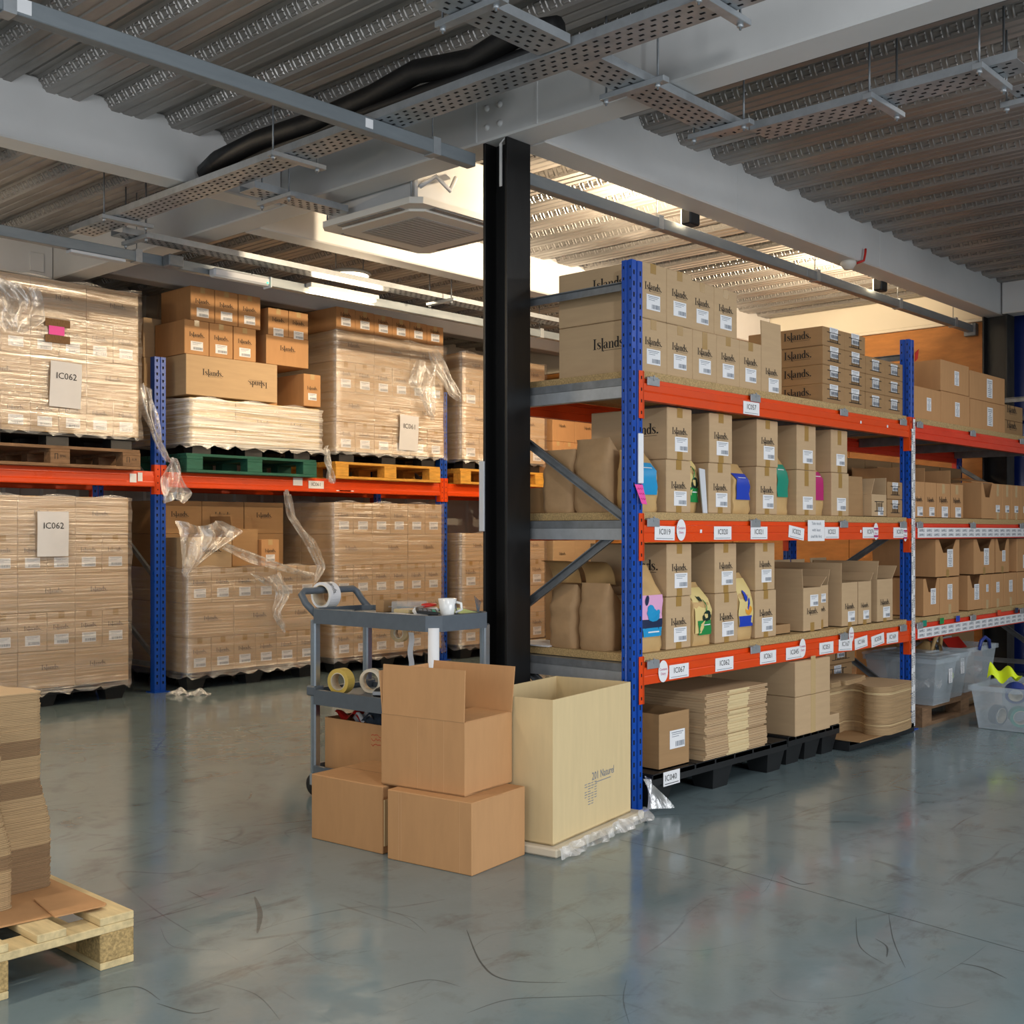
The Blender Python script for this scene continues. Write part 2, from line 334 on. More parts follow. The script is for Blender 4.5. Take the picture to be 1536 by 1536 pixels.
def sticker_mesh(style):
    mb = MB(); mb.box(-.5, -.0006, -.5, .5, 0, .5, 0)
    y = -.0012; rnd = random.Random(style)
    if style < 2:
        mb.quad((-.4,y,.36), (.4,y,.36), (.4,y,.40), (-.4,y,.40), 2); mb.quad((-.36,y,.26), (.3,y,.26), (.3,y,.29), (-.36,y,.29), 2); mb.quad((-.36,y,.14), (.1,y,.14), (.1,y,.17), (-.36,y,.17), 2)
        x = -.12 if style == 0 else -.3
        while x < .42:
            w = rnd.choice((.018, .03, .045)); mb.quad((x,y,-.40), (x+w,y,-.40), (x+w,y,-.12), (x,y,-.12), 1); x += w + rnd.choice((.02, .03))
    else:
        z = .4
        while z > -.42:
            w = rnd.uniform(.3, .75); mb.quad((-w/2,y,z-.035), (w/2,y,z-.035), (w/2,y,z), (-w/2,y,z), 1 if z > .3 else 2); z -= .1
    return mb.data('sticker', ['white', 'inkgrey', 'inkgrey'])
STICK = [sticker_mesh(i) for i in range(3)]
_tp = MB().box(-.5, -.0007, -.5, .5, 0, .5); TAPE = _tp.data('tape', 'tape'); TAPEC = _tp.data('tape_clear', 'tape_clear')
_grip = MB()
for sx in (-.3, .3): _grip.box(sx-.012, -.0008, -.4, sx+.012, 0, .4)
for sz in (-.4, .4): _grip.box(-.5, -.0008, sz-.03, .5, 0, sz+.03)
for k in range(6): _grip.box(-.22+k*.09, -.0008, -.38, -.20+k*.09, 0, .3)
GRIP = _grip.data('hand_hole_print', 'ink')
# ---------------------------------------------------------------- cartons
_box = {}
def box_mesh(w, d, h, m):
    k = (round(w, 3), round(d, 3), round(h, 3), m)
    if k not in _box:
        mb = MB(); mb.box(-w/2, 0, 0, w/2, d, h, 0, .003)
        mb.box(-w/2+.003, d/2-.0012, h-.001, w/2-.003, d/2+.0012, h+.0004, 1)      # seam of the top flaps
        _box[k] = mb.data('carton', [m, 'card_edge'])
    return _box[k]
def carton(label, x0, x1, y, z0, z1, d=.42, group=None, logo=.62, stick=.5, tape='t', m='card', side=None, rz=0, grip=False, st=0, lz=.52, sz=.30, sx=.0, name='carton', faded=False, flip=False, lx=0):
    """one carton; front face at y, base at z0; logo/stick are widths as parts of the face width"""
    g = .0012; w = x1-x0-2*g; h = z1-z0-.0008
    o = put(name, box_mesh(w, d, h, m), None, ((x0+x1)/2, y, z0), rz); tag(o, label, 'carton', group)
    lm = LOGO_F if faded else LOGO
    if logo:
        lw = min(logo*w, .2)
        q = put('logo', lm, o, (lx*w, -.0012, h*lz), scale=(lw, 1, lw))
        if flip: q.rotation_euler = (0, math.pi, 0)
    if stick:
        sw = stick*w; sh = sw*(.66 if st < 2 else 1.25)
        put('sticker', STICK[st], o, (sx*w, -.0006, h*sz), scale=(sw, 1, sh))
    if tape:
        tm = TAPE if m != 'card_b' else TAPEC
        if 't' in tape: put('tape', tm, o, (0, -.0001, h-.022), scale=(.042, 1, .044))
        if 'b' in tape: put('tape', tm, o, (0, -.0001, .030), scale=(.042, 1, .060))
        if 'u' in tape: put('tape', tm, o, (0, -.0001, h*.82), scale=(.042, 1, h*.34))
    if grip: put('hand_hole_print', GRIP, o, (.0, -.0012, h*.5), scale=(w*.6, 1, h*.62))
    if side:
        sw = min(side[0]*d, .2); put('logo', LOGO, o, (-w/2-.0012, d*side[1], h*side[2]), rot=(0, 0, -math.pi/2), scale=(sw, 1, sw))
    return o
def open_carton(label, x0, x1, y0, d, z0, h, flaps, m='card', inner='card_d', rz=0, group=None, name='open_carton', stick=0, logo=0, t=.004, lz=.45, sz=.25, notch=None, tape=None, st=0, cat='carton'):
    """open-topped box: walls and base with thickness; flaps {side: (length, lean angle from upright, outwards +)}"""
    w = x1-x0-.002; mb = MB(); X = w/2
    mb.box(-X, 0, 0, X, d, t, 0)
    if notch:
        nw, nb, nd = notch
        A = [(-X, 0), (X, 0), (X, h), (nw/2, h), (nb/2, h-nd), (-nb/2, h-nd), (-nw/2, h), (-X, h)]
        for pts in ([A[0], A[5], A[6], A[7]], [A[0], A[1], A[4], A[5]], [A[1], A[2], A[3], A[4]]):
            n = len(pts); v = [(a, 0, b) for a, b in pts] + [(a, t, b) for a, b in pts]
            mb.add(v, [tuple(range(n)), tuple(range(n, 2*n))[::-1]] + [(i, n+i, n+(i+1) % n, (i+1) % n) for i in range(n)], 0)
    else: mb.box(-X, 0, 0, X, t, h, 0)
    mb.box(-X, d-t, 0, X, d, h, 0); mb.box(-X, t, 0, -X+t, d-t, h, 0); mb.box(X-t, t, 0, X, d-t, h, 0)
    o = mb.build(name, [m], None, ((x0+x1)/2, y0, z0), rz); tag(o, label, cat, group)
    for sd, (ln, an) in flaps.items():
        a = math.radians(an); s_, c_ = math.sin(a)*ln, math.cos(a)*ln; f = MB(); e = .003
        if sd == 'f': q = ((-X+e, t/2, h), (X-e, t/2, h), (X-e, t/2-s_, h+c_), (-X+e, t/2-s_, h+c_))
        if sd == 'b': q = ((-X+e, d-t/2, h), (X-e, d-t/2, h), (X-e, d-t/2+s_, h+c_), (-X+e, d-t/2+s_, h+c_))
        if sd == 'l': q = ((-X+t/2, e, h), (-X+t/2, d-e, h), (-X+t/2-s_, d-e, h+c_), (-X+t/2-s_, e, h+c_))
        if sd == 'r': q = ((X-t/2, e, h), (X-t/2, d-e, h), (X-t/2+s_, d-e, h+c_), (X-t/2+s_, e, h+c_))
        f.slab(*q, t); f.build('flap', [m], o)
    if logo: put('logo', LOGO, o, (0, -.0012, h*lz), scale=(logo*w, 1, logo*w))
    if stick:
        sw = stick*w; put('sticker', STICK[st], o, (0.1*w, -.0006, h*sz), scale=(sw, 1, sw*(.7 if st == 0 else 1.25)))
    if tape: put('tape', TAPE, o, (0, -.0001, h*.1), scale=(.042, 1, h*.2))
    return o
# ================================================================ SETTING
ZB = 2.973                      # underside of the white steelwork
ZD = 3.225                      # underside of the deck
YW, XW = 9.05, 9.80             # back wall, right wall
fl = MB().box(-4, -4, -.12, 14, YW+.3, 0).build('floor', ['floor']); struct(fl)
# tyre scuffs, scratches and the saw-cut joint: flat marks on the floor
def floor_mark(pix, w, m, name='tyre_mark', taper=True, n=10):
    P = [Vector(onZ(a, b, 0)+(0,)) for a, b in pix]; pts = []
    for i in range(len(P)-1):
        a, b, c, d = P[max(i-1, 0)], P[i], P[i+1], P[min(i+2, len(P)-1)]
        for k in range(n):
            t = k/n; pts.append(.5*((2*b)+(c-a)*t+(2*a-5*b+4*c-d)*t*t+(3*b-a-3*c+d)*t**3))
    pts.append(P[-1]); N = len(pts); v = []
    for i, p in enumerate(pts):
        t = (pts[min(i+1, N-1)]-pts[max(i-1, 0)]).normalized(); ww = w*(.25+.75*math.sin(math.pi*min(1, max(0, i/(N-1))))) if taper else w
        nn = Vector((-t.y, t.x, 0))*ww/2; v += [p+nn+Vector((0, 0, .0004)), p-nn+Vector((0, 0, .0004))]
    MB().add(v, [(2*i, 2*i+1, 2*i+3, 2*i+2) for i in range(N-1)]).build(name, [m], fl, fix=False)
for pix, w, m in (([(700, 1395), (722, 1445), (760, 1470), (850, 1474)], .012, 'scuff'), ([(700, 1520), (760, 1500), (830, 1496), (960, 1492)], .007, 'scuff'), ([(940, 1470), (935, 1500), (944, 1536)], .006, 'scuff_l'), ([(1284, 1376), (1290, 1420), (1330, 1448)], .006, 'scuff'), ([(1333, 1370), (1340, 1410), (1358, 1452)], .006, 'scuff'), ([(1313, 1408), (1330, 1420), (1330, 1436)], .010, 'scuff'), ([(1170, 1314), (1200, 1326), (1222, 1324)], .012, 'scuff'), ([(980, 1420), (1050, 1426), (1130, 1410)], .004, 'scuff_l'), ([(1440, 1445), (1475, 1452), (1510, 1468)], .012, 'scuff'), ([(1400, 1470), (1450, 1440), (1480, 1418)], .004, 'scuff_l'), ([(1210, 1500), (1300, 1490), (1400, 1450)], .004, 'scuff_l'), ([(700, 1430), (740, 1402), (800, 1395)], .004, 'scuff_l'), ([(1090, 1300), (1140, 1340), (1165, 1300)], .003, 'scuff_l'), ([(382, 1345), (390, 1370), (386, 1400)], .03, 'rust'), ([(280, 1335), (310, 1350)], .006, 'scuff'), ([(240, 1390), (260, 1420), (330, 1425)], .005, 'scuff_l'), ([(60, 1170), (100, 1165), (140, 1180)], .006, 'scuff_l'), ([(170, 1245), (215, 1248), (245, 1252)], .005, 'scuff'), ([(260, 1215), (320, 1235), (380, 1262)], .003, 'scuff_l'), ([(355, 1130), (385, 1136)], .006, 'scuff_l'), ([(300, 1470), (380, 1490), (420, 1530)], .006, 'scuff_l'), ([(430, 1400), (480, 1440), (560, 1450)], .004, 'scuff_l'), ([(520, 1360), (600, 1372), (640, 1400)], .005, 'scuff_l'), ([(560, 1490), (640, 1470), (690, 1480)], .006, 'scuff'), ([(120, 1500), (200, 1480), (240, 1500)], .008, 'scuff'), ([(235, 1505), (290, 1520), (330, 1512)], .010, 'scuff'), ([(820, 1350), (880, 1380), (900, 1430)], .003, 'scuff_l'), ([(1020, 1380), (1060, 1350), (1110, 1342)], .004, 'scuff_l'), ([(1360, 1500), (1420, 1512), (1470, 1500)], .005, 'scuff_l'), ([(1150, 1480), (1180, 1500), (1260, 1505)], .004, 'scuff_l')):
    floor_mark(pix, w*.55, m)
floor_mark([(930, 1260), (1021, 1282), (1250, 1347), (1536, 1428), (1600, 1446)], .004, 'joint', 'floor_joint', False)
# profiled steel deck: ribs run along y
PITCH = .3225
def deck():
    mb = MB(); n0, n1 = -6, 31; x = 2.41 - PITCH*12; prof = []
    for i in range(44):
        o = x + i*PITCH
        prof += [(o, .062), (o+.045, .0), (o+.085, 0), (o+.09, .006), (o+.10, .006), (o+.105, 0), (o+.15, 0), (o+.155, .006), (o+.165, .006), (o+.17, 0), (o+.205, 0), (o+.25, .062), (o+.28, .062), (o+.284, .056), (o+.294, .056), (o+.298, .062)]
    Y = [-4.0, YW+.2]; v = [(px, yy, ZD+pz) for yy in Y for px, pz in prof]; n = len(prof)
    mb.add(v, [(i, i+1, n+i+1, n+i) for i in range(n-1)], 0)
    mb.box(-2, -4, ZD+.075, 14, YW+.2, ZD+.2, 0)
    return struct(mb.build('ceiling', ['deck'], fix=True)), x
ceil_o, dx0 = deck()
emb = MB()
for i in range(8, 40):
    o = dx0 + i*PITCH
    if o < 1.6: continue
    yy = -.2
    while yy < 8.9:
        # two short pressed bars and an end bar on the web that faces the camera side
        for (a, b, t0, t1) in ((0, .034, .62, .80), (0, .034, .18, .36), (.0, .009, .36, .62), (.041, .050, .14, .84)):
            def pt(t, yv, lift): return (o + .250 - .045*(1-t) + lift*.8, yv, ZD + .062*t - lift*.6)
            def pw(t, yv, lift): return (o + .045*(1-t) - lift*.81, yv, ZD + .062*t - lift*.59)
            L_ = .0055
            q = [pw(t0, yy+a, 0), pw(t0, yy+b, 0), pw(t1, yy+b, 0), pw(t1, yy+a, 0)]
            tm = (t0+t1)/2; d_ = (t1-t0)*.22
            p = [pw(tm-d_, yy+a+.003, L_), pw(tm-d_, yy+b-.003, L_), pw(tm+d_, yy+b-.003, L_), pw(tm+d_, yy+a+.003, L_)]
            emb.add(q+p, [(4,5,6,7), (0,1,5,4), (1,2,6,5), (2,3,7,6), (3,0,4,7)], 0)
        yy += .066
eo = emb.build('embossing', ['deck'], ceil_o, fix=False); eo['kind'] = 'stuff'
# back wall: vertical cladding panels, each a piece of its own
wb = struct(MB().box(-4, YW, 0, 14, YW+.15, ZD+.1).build('wall_back', ['clad']))
_pan = MB().add([(0,0,0), (.02,-.022,0), (.13,-.022,0), (.15,0,0), (.30,0,0), (0,0,3.25), (.02,-.022,3.25), (.13,-.022,3.25), (.15,0,3.25), (.30,0,3.25)], [(i, i+1, i+6, i+5) for i in range(4)]).data('panel', 'clad')
for i in range(34): put('panel', _pan, wb, (-.6 + i*.302, YW-.004, 0))
we = struct(MB().box(10.75, -4, 0, 10.9, 3.9, ZD+.1).build('wall_end', ['clad']))
wr = struct(MB().box(XW, 3.62, 0, XW+.15, YW, ZD+.1).build('wall_right', ['wallpaint']))
for i in range(4):
    MB().box(XW-.022, 3.62+i*1.222, .02, XW-.002, 3.62+(i+1)*1.222-.004, 2.955, 0, .002).build('plywood_panel', ['ply'], wr)
MB().box(XW-.05, 3.6, 2.958, XW-.001, YW, 2.985, 0, .004).build('ledge', ['wallpaint'], wr)
def beam(name, x0, y0, z0, x1, y1, z1, label, cat='beam', joints=(), axis='x'):
    o = MB().box(x0, y0, z0, x1, y1, z1, 0, .008).build(name, ['beam_white']); tag(o, label, cat); o['kind'] = 'structure'
    return o
GX0, GX1 = 3.775, 3.955
gird = beam('steel_girder', GX0, -2.5, ZB, GX1, 7.95, ZD+.06, 'long white steel girder running over the black column')
for yy in (3.33, 3.70):
    MB().box(GX0-.0035, yy-.006, ZB+.005, GX0+.001, yy+.006, ZD+.06).build('joint_strip', ['beam_white'], gird)
for yy in (3.55, 3.63):
    for zz in (3.035, 3.12):
        MB().lathe([(.0, .012), (.012, .010), (.016, 0)], 12).xf(Matrix.Translation((GX0, yy, zz)) @ Matrix.Rotation(-math.pi/2, 4, 'Y')).build('bolt', ['beam_white'], gird)
bA = beam('steel_beam', -2.0, 5.18, ZB, GX0-.004, 5.345, ZD+.06, 'white steel beam crossing the upper left towards the girder')
bC = beam('steel_beam', GX1+.004, 3.44, ZB, XW-.02, 3.612, ZD+.06, 'white steel beam above the shelving, running right from the column')
for xx in (5.6, 7.4): MB().box(xx-.004, 3.4385, ZB+.004, xx+.004, 3.4405, ZD+.05).build('joint_strip', ['beam_white'], bC)
bD = beam('steel_beam', GX1+.004, 5.65, ZB, XW-.02, 5.81, ZD+.06, 'brightly lit white steel beam behind the air conditioner')
bE = beam('steel_beam', GX1+.004, 7.93, 3.10, XW-.02, 8.10, ZD+.06, 'shaded white steel beam above the far pallet rack')
bF = beam('steel_beam', -2.0, 7.85, ZB, GX0-.004, 8.05, ZD+.06, 'cream lit steel beam above the leftmost wrapped load')
MB().box(3.60, 7.838, ZB+.03, 3.70, 7.852, ZB+.16, 0, .002).build('fixing_plate', ['beam_white'], bF)
bJ = beam('steel_girder', 9.62, -2.5, ZB, 9.80, 3.43, ZD+.06, 'short stretch of white steel girder at the right edge')
def h_column(name, x0, y0, w, d, z1, label):
    root = empty(name, (x0, y0, 0), label, 'column')
    t = .014
    MB().box(0, 0, 0, w, t, z1, 0, .001).build('flange', ['column'], root); MB().box(0, d-t, 0, w, d, z1, 0, .001).build('flange', ['column'], root)
    MB().box(w/2-.005, t, 0, w/2+.005, d-t, z1).build('web', ['column'], root)
    MB().box(-.03, -.03, 0, w+.03, d+.03, .015, 0, .002).build('base_plate', ['column'], root)
    return root
col = h_column('steel_column', 3.785, 3.515, .157, .15, ZB-.002, 'black painted steel column standing beside the blue shelving post')
mb = MB()
for i, (a, b, w) in enumerate(((2.80, 2.995, .016),)):
    mb.slab((3.80, 3.56, 2.76), (3.80, 3.575, 2.76), (3.80, 3.575, 2.955), (3.80, 3.56, 2.955), .004); mb.slab((3.80, 3.56, 2.955), (3.80, 3.575, 2.955), (3.79, 3.53, 2.975), (3.79, 3.515, 2.975), .003)
mb.build('paint_drip', ['beam_white']).name = 'paint_drip'
o = bpy.data.objects['paint_drip']; o.parent = col; o.matrix_parent_inverse = Matrix.Translation((-3.785, -3.515, 0))
MB().box(-.012, .135, 1.20, -.002, .165, 1.52, 0, .002).build('plastic_sleeve', ['strip'], col)
col2 = h_column('steel_column', 9.63, 3.39, .165, .2, ZB-.002, 'black steel column in the far right corner below the girder end')
# blue upright roll right of that column
o = MB().lathe([(0, 0), (.29, 0), (.295, .02), (.295, 3.16), (.29, 3.18), (.0, 3.18)], 40).build('blue_roll', ['deepblue'], None, (10.40, 3.52, 0)); tag(o, 'tall glossy dark blue cylinder at the right edge beyond the shelving', 'cylinder')
MB().tube([(9.95, 2.9, 2.14), (9.95, 3.55, 2.14)], .018, 8).build('handrail', ['strip'])
tag(bpy.data.objects['handrail'], 'thin pale bar in front of the dark blue cylinder', 'bar')

# ================================================================ CEILING SERVICES
def trunk(name, x0, x1, y, z, label, clips, w=.055, h=.06):
    r = empty(name, (x0, y, z), label, 'trunking')
    n = max(1, round((x1-x0)/2.4)); L_ = (x1-x0)/n
    for i in range(n): MB().box(i*L_, -w/2, 0, (i+1)*L_-.003, w/2, h, 0, .003).build('channel', ['trunk'], r)
    for cx in clips:
        MB().box(cx-x0-.022, -w/2-.004, -.004, cx-x0+.022, w/2+.004, h+.012).build('clip', ['galv_l'], r)
        MB().tube([(cx-x0, 0, h+.01), (cx-x0, 0, ZD-z)], .003, 6).build('hanger_rod', ['galv'], r)
    return r
tr1 = trunk('lighting_trunking', -1.5, 3.77, 3.72, 2.868, 'long grey steel trunking at the upper left, ending at the column', (1.63, 3.52))
MB().box(3.13+1.5-.02, -.031, .012, 3.13+1.5+.02, -.0285, .05).build('type_label', ['white'], tr1)
MB().box(1.60+1.5+.05, -.031, .008, 1.60+1.5+.10, -.0285, .055).build('type_label', ['white'], tr1)
tr1b = trunk('lighting_trunking', 3.98, 9.76, 3.72, 2.868, 'grey steel trunking above the shelving, right of the column', (5.22, 7.02, 8.3, 9.35))
MB().box(9.70-3.98, -.05, -.03, 9.76-3.98, .05, .075, 0, .004).build('end_box', ['galv'], tr1b)
def flood(x, label):
    r = empty('floodlight', (x, 3.70, 2.93), label, 'floodlight')
    MB().box(-.05, -.10, -.02, .05, -.035, .075, 0, .008).build('housing', ['plastic_blk'], r)
    MB().box(-.042, -.034, -.012, .042, -.03, .065).build('lens', ['lamp_w'], r)
    MB().box(-.06, -.085, .075, .06, -.06, .085).build('yoke', ['plastic_blk'], r); MB().tube([(.09, -.05, 0), (.09, -.05, .28)], .008, 6).build('rod', ['plastic_blk'], r)
    MB().tube([(-.03, -.07, .08), (-.03, -.07, .29)], .008, 6).build('rod', ['plastic_blk'], r)
flood(5.42, 'small black floodlight on the trunking nearer the column'); flood(7.82, 'small black floodlight on the trunking farther along, near the plywood wall')
for x in (5.42, 7.82): area('floodlight_beam', (x, 3.70, 2.95), .09, 125, WARM, (math.radians(128), 0, 0), .08)
tr2 = trunk('lighting_trunking', -1.0, 9.7, 6.32, 2.81, 'grey steel trunking over the far aisle carrying the bright batten', (3.55, 7.2))
def tray(name, axis, a0, a1, c, z, w, label, hang=(), h=.034):
    """perforated cable tray along an axis, centred on c across"""
    r = empty(name, (0, 0, 0), label, 'cable tray')
    mb = MB()
    def bx(u0, v0, z0, u1, v1, z1, mi=0):
        if axis == 'x': mb.box(u0, v0, z0, u1, v1, z1, mi)
        else: mb.box(v0, u0, z0, v1, u1, z1, mi)
    bx(a0, c-w/2, z, a1, c+w/2, z+.002); bx(a0, c-w/2-.002, z, a1, c-w/2, z+h); bx(a0, c+w/2, z, a1, c+w/2+.002, z+h)
    mb.build('channel', ['galv_l'], r); mb = MB(); u = a0+.03; i = 0
    while u < a1-.03:
        for k, f in enumerate((-.34, -.12, .12, .34)):
            uu = u + (.024 if k % 2 else 0)
            bx(uu, c+f*w-.005, z-.0008, uu+.02, c+f*w+.005, z-.0001)
        u += .05; i += 1
    so = mb.build('slot', ['slot'], r); so['kind'] = 'stuff'
    for u in hang:
        mb = MB(); m2 = MB()
        if axis == 'x': mb.box(u-.02, c-w/2-.09, z-.024, u+.02, c+w/2+.07, z-.002, 0, .002)
        else: mb.box(c-w/2-.07, u-.02, z-.024, c+w/2+.09, u+.02, z-.002, 0, .002)
        mb.build('bracket', ['galv_l'], r)
        for s in (-w/2-.05, w/2+.05):
            p = (u, c+s) if axis == 'x' else (c+s, u)
            rr = MB().tube([(p[0], p[1], z-.045), (p[0], p[1], ZD+.02)], .0045, 6).build('hanger_rod', ['galv'], r)
            MB().lathe([(0, -.012), (.011, -.012), (.011, 0), (0, 0)], 6, p[0], p[1]).xf(Matrix.Translation((0, 0, z-.024))).build('nut', ['galv_l'], r)
    return r
ZT = 2.930
tray('cable_tray', 'y', 1.9, 6.40, 3.245, ZT, .15, 'long perforated cable tray running under the ceiling, left of the girder', (2.06, 4.35, 5.9))
tray('cable_tray', 'x', 2.60, 3.155, 2.70, ZT+.004, .15, 'short cable tray branch pointing to the top edge, left of the crossing', (2.72,))
tray('cable_tray', 'x', 3.325, 4.36, 2.70, ZT+.004, .15, 'cable tray branch passing right under the girder', (3.62, 4.24))
tray('cable_tray', 'y', 1.50, 2.62, 4.44, ZT+.004, .15, 'cable tray in front of the girder at the top right', (2.05, 1.62))
tray('cable_tray', 'x', 4.63, 5.4, 1.56, ZT+.004, .15, 'cable tray end at the top right corner of the view', (4.78,))
tray('cable_tray', 'x', 3.33, 3.92, 4.86, 2.90, .13, 'short cable tray branch under the girder, left of the air conditioner', (3.50,))
tray('cable_tray', 'x', 3.33, 9.2, 6.15, 2.905, .13, 'cable tray above the far aisle, beside the bright batten', (3.45, 5.9, 8.2))
def wavy(p0, p1, n, amp, seed):
    rn = random.Random(seed); P0, P1 = Vector(p0), Vector(p1)
    return [P0.lerp(P1, i/n) + Vector((rn.uniform(-1, 1)*amp, rn.uniform(-1, 1)*amp*.4, rn.uniform(0, 1)*amp)) for i in range(n+1)]
cab = empty('cable_bundle', (3.24, 4, ZT), 'black cable bundle lying in the long tray', 'cables')
for i in range(7): MB().tube([p - Vector((3.24, 4, ZT)) for p in wavy((3.19+i*.017, 2.3, ZT+.016+.012*(i % 2)), (3.19+i*.017, 6.0, ZT+.016+.012*(i % 2)), 18, .006, i)], .009, 6).build('cable', ['cable'], cab)
lag = empty('pipe_lagging', (3.1, 4, ZT), 'thick black insulated pipe snaking above the long cable tray', 'pipe')
MB().tube([(x-3.1, y-4, z-ZT) for x, y, z in ((3.26, 5.12, ZT+.095), (3.22, 4.95, ZT+.11), (3.22, 4.6, ZT+.13), (3.23, 4.2, ZT+.12), (3.24, 3.8, ZT+.14), (3.22, 3.5, ZT+.16), (3.25, 3.2, ZT+.13), (3.22, 2.95, ZT+.15), (3.24, 2.75, ZT+.12))], .048, 10).build('pipe', ['cable'], lag)
MB().tube([(x-3.1, y-4, z-ZT) for x, y, z in ((3.27, 4.9, ZT+.075), (3.25, 4.4, ZT+.08), (3.25, 3.9, ZT+.09), (3.26, 3.4, ZT+.085), (3.26, 2.8, ZT+.08))], .03, 8).build('pipe', ['cable'], lag)
for k, (p0, p1, lb) in enumerate((((2.62, 2.70, ZT+.03), (3.16, 2.70, ZT+.03), 'black cable loop in the short tray branch near the top edge'), ((3.34, 2.72, ZT+.020), (4.35, 2.72, ZT+.020), 'black cable in the tray branch under the girder'), ((4.43, 1.6, ZT+.02), (4.43, 2.6, ZT+.02), 'black cable along the tray at the top right'))):
    tag(MB().tube(wavy(p0, p1, 9, .006, 30+k), .010, 6).build('cable', ['cable']), lb, 'cable')
# air conditioning cassette
ac = empty('air_conditioner', (3.94, 4.285, 2.85), 'white ceiling cassette air conditioner left of the black column', 'air conditioner')
mb = MB(); S = .80
mb.prism([(.05, 0), (S-.05, 0), (S, .05), (S, S-.05), (S-.05, S), (.05, S), (0, S-.05), (0, .05)], .012, .045); mb.build('panel', ['acwhite'], ac)
mb = MB(); mb.prism([(.13, .07), (S-.13, .07), (S-.07, .13), (S-.07, S-.13), (S-.13, S-.07), (.13, S-.07), (.07, S-.13), (.07, .13)], 0, .013); mb.build('grille_frame', ['acwhite'], ac)
g = MB().box(.17, .17, -.003, S-.17, S-.17, .001).build('grille', ['acgrille'], ac)
for i in range(12): MB().box(.18, .18+i*.037, -.005, S-.18, .19+i*.037, -.003).build('grille_slat', ['acgrille'], g)
for (a, b, c_, d_) in ((.15, .02, S-.15, .06), (.15, S-.06, S-.15, S-.02), (.02, .15, .06, S-.15), (S-.06, .15, S-.02, S-.15)): MB().box(a, b, .008, c_, d_, .0125).build('louvre', ['galv'], ac)
MB().box(.04, .04, .045, S-.04, S-.04, .33, 0, .01).build('casing', ['beam_white'], ac)
MB().tube([(.05, .025, .1), (.12, -.02, .16), (.2, -.04, .1), (.3, .02, .2)], .012, 6).build('hose', ['strip'], ac)
for a, b in ((.024, .06), (.024, S-.06)): MB().tube([(a, b, .03), (a, b, .37)], .006, 6).build('hanger_rod', ['galv_l'], ac)
# lamps of the far aisle
lr = empty('ceiling_lamp', (5.46, 6.66, 3.09), 'round bright ceiling lamp above the far aisle', 'lamp')
MB().lathe([(0, .03), (.14, .03), (.16, .01), (.15, 0), (0, 0)], 24).build('housing', ['acwhite'], lr); MB().lathe([(0, -.012), (.10, -.01), (.14, -.001)], 24).build('diffuser', ['lamp_w'], lr)
for a in (-.13, .13): MB().tube([(a, 0, .02), (a, 0, .16)], .005, 6).build('hanger_rod', ['galv_l'], lr)
area('ceiling_lamp_light', (5.46, 6.66, 3.065), .24, 13, WARM)
def batten(x0, x1, y, z, label, power, back=.35):
    r = empty('batten_lamp', (x0, y, z), label, 'lamp')
    MB().box(0, -.03, 0, x1-x0, .03, .03, 0, .004).build('housing', ['acwhite'], r)
    MB().box(.02, -.027, -.022, x1-x0-.02, .027, -.001, 0, .008).build('diffuser', ['lamp_w'], r)
    area('batten_light', ((x0+x1)/2, y, z-.03), x1-x0, power, WARM, (0, 0, 0), .06)
    area('batten_glow', ((x0+x1)/2, y-.045, z+.02), x1-x0, power*.35, WARM, (math.radians(100), 0, math.pi), .05); area('batten_glow', ((x0+x1)/2, y+.075, z+.0), x1-x0, power*back, WARM, (math.radians(105), 0, 0), .05)
batten(4.78, 5.38, 6.262, 2.845, 'bright linear batten lamp on the far trunking', 11, .04)
batten(1.5, 2.3, 6.345, 2.78, 'added linear batten lamp under the far trunking, unseen beyond the left edge', 32, .35)  # lamp added outside the frame to light the left loads
batten(7.9, 8.7, 6.345, 2.78, 'assumed linear batten lamp under the far trunking beyond the column', 30, .12)  # assumed lamp on the trunking, not seen, added for its light
em = empty('emergency_light', (4.02, 6.255, 2.79), 'clear emergency light with a small green lamp on the far trunking', 'lamp')
MB().box(0, -.04, 0, .42, .03, .055, 0, .012).build('housing', ['strip'], em); MB().box(.39, -.045, .012, .40, -.04, .022).build('indicator', ['led_g'], em)
MB().box(.415, -.05, -.01, .425, .04, .06, 0, .004).build('end_clip', ['white'], em)
jb = MB().box(-.05, -.04, 0, .05, .04, .07, 0, .006).build('junction_box', ['galv'], None, (3.75, 6.245, 2.80)); tag(jb, 'small grey junction box clamped on the far trunking', 'box')
o = MB().box(0, -.03, 0, .34, .03, .018, 0, .003).build('cover_plate', ['strip'], None, (3.12, 6.31, 2.788)); tag(o, 'pale flat cover plate under the far trunking at the left', 'plate')
# smoke detector with red conduit end
sd = empty('smoke_detector', (7.06, 3.50, 2.955), 'white smoke detector under the beam with a red conduit', 'detector')
MB().lathe([(0, 0.017), (.05, .017), (.052, 0), (.045, -.012), (.03, -.035), (0, -.038)], 20).build('head', ['acwhite'], sd); MB().tube([(.02, -.05, .0), (.06, -.08, .02), (.075, -.082, .07), (.078, -.082, .10)], .008, 6).build('conduit', ['red'], sd)
lp = empty('panel_lamp', (7.6, 2.32, 2.92), 'white panel lamp at the right edge under the deck', 'lamp')
MB().box(0, -.6, 0, .3, .24, .03, 0, .006).build('frame', ['white'], lp); MB().tube([(.15, 0, .03), (.15, 0, .33)], .004, 6).build('rod', ['galv'], lp)
br = MB().tube([(6.55, 2.18, 3.22), (6.55, 2.18, 3.02), (6.95, 2.05, 2.93), (7.2, 1.9, 2.93)], .012, 6).build('cable_drop', ['plastic_blk']); tag(br, 'black bent conduit dropping from the deck at the right edge', 'conduit')
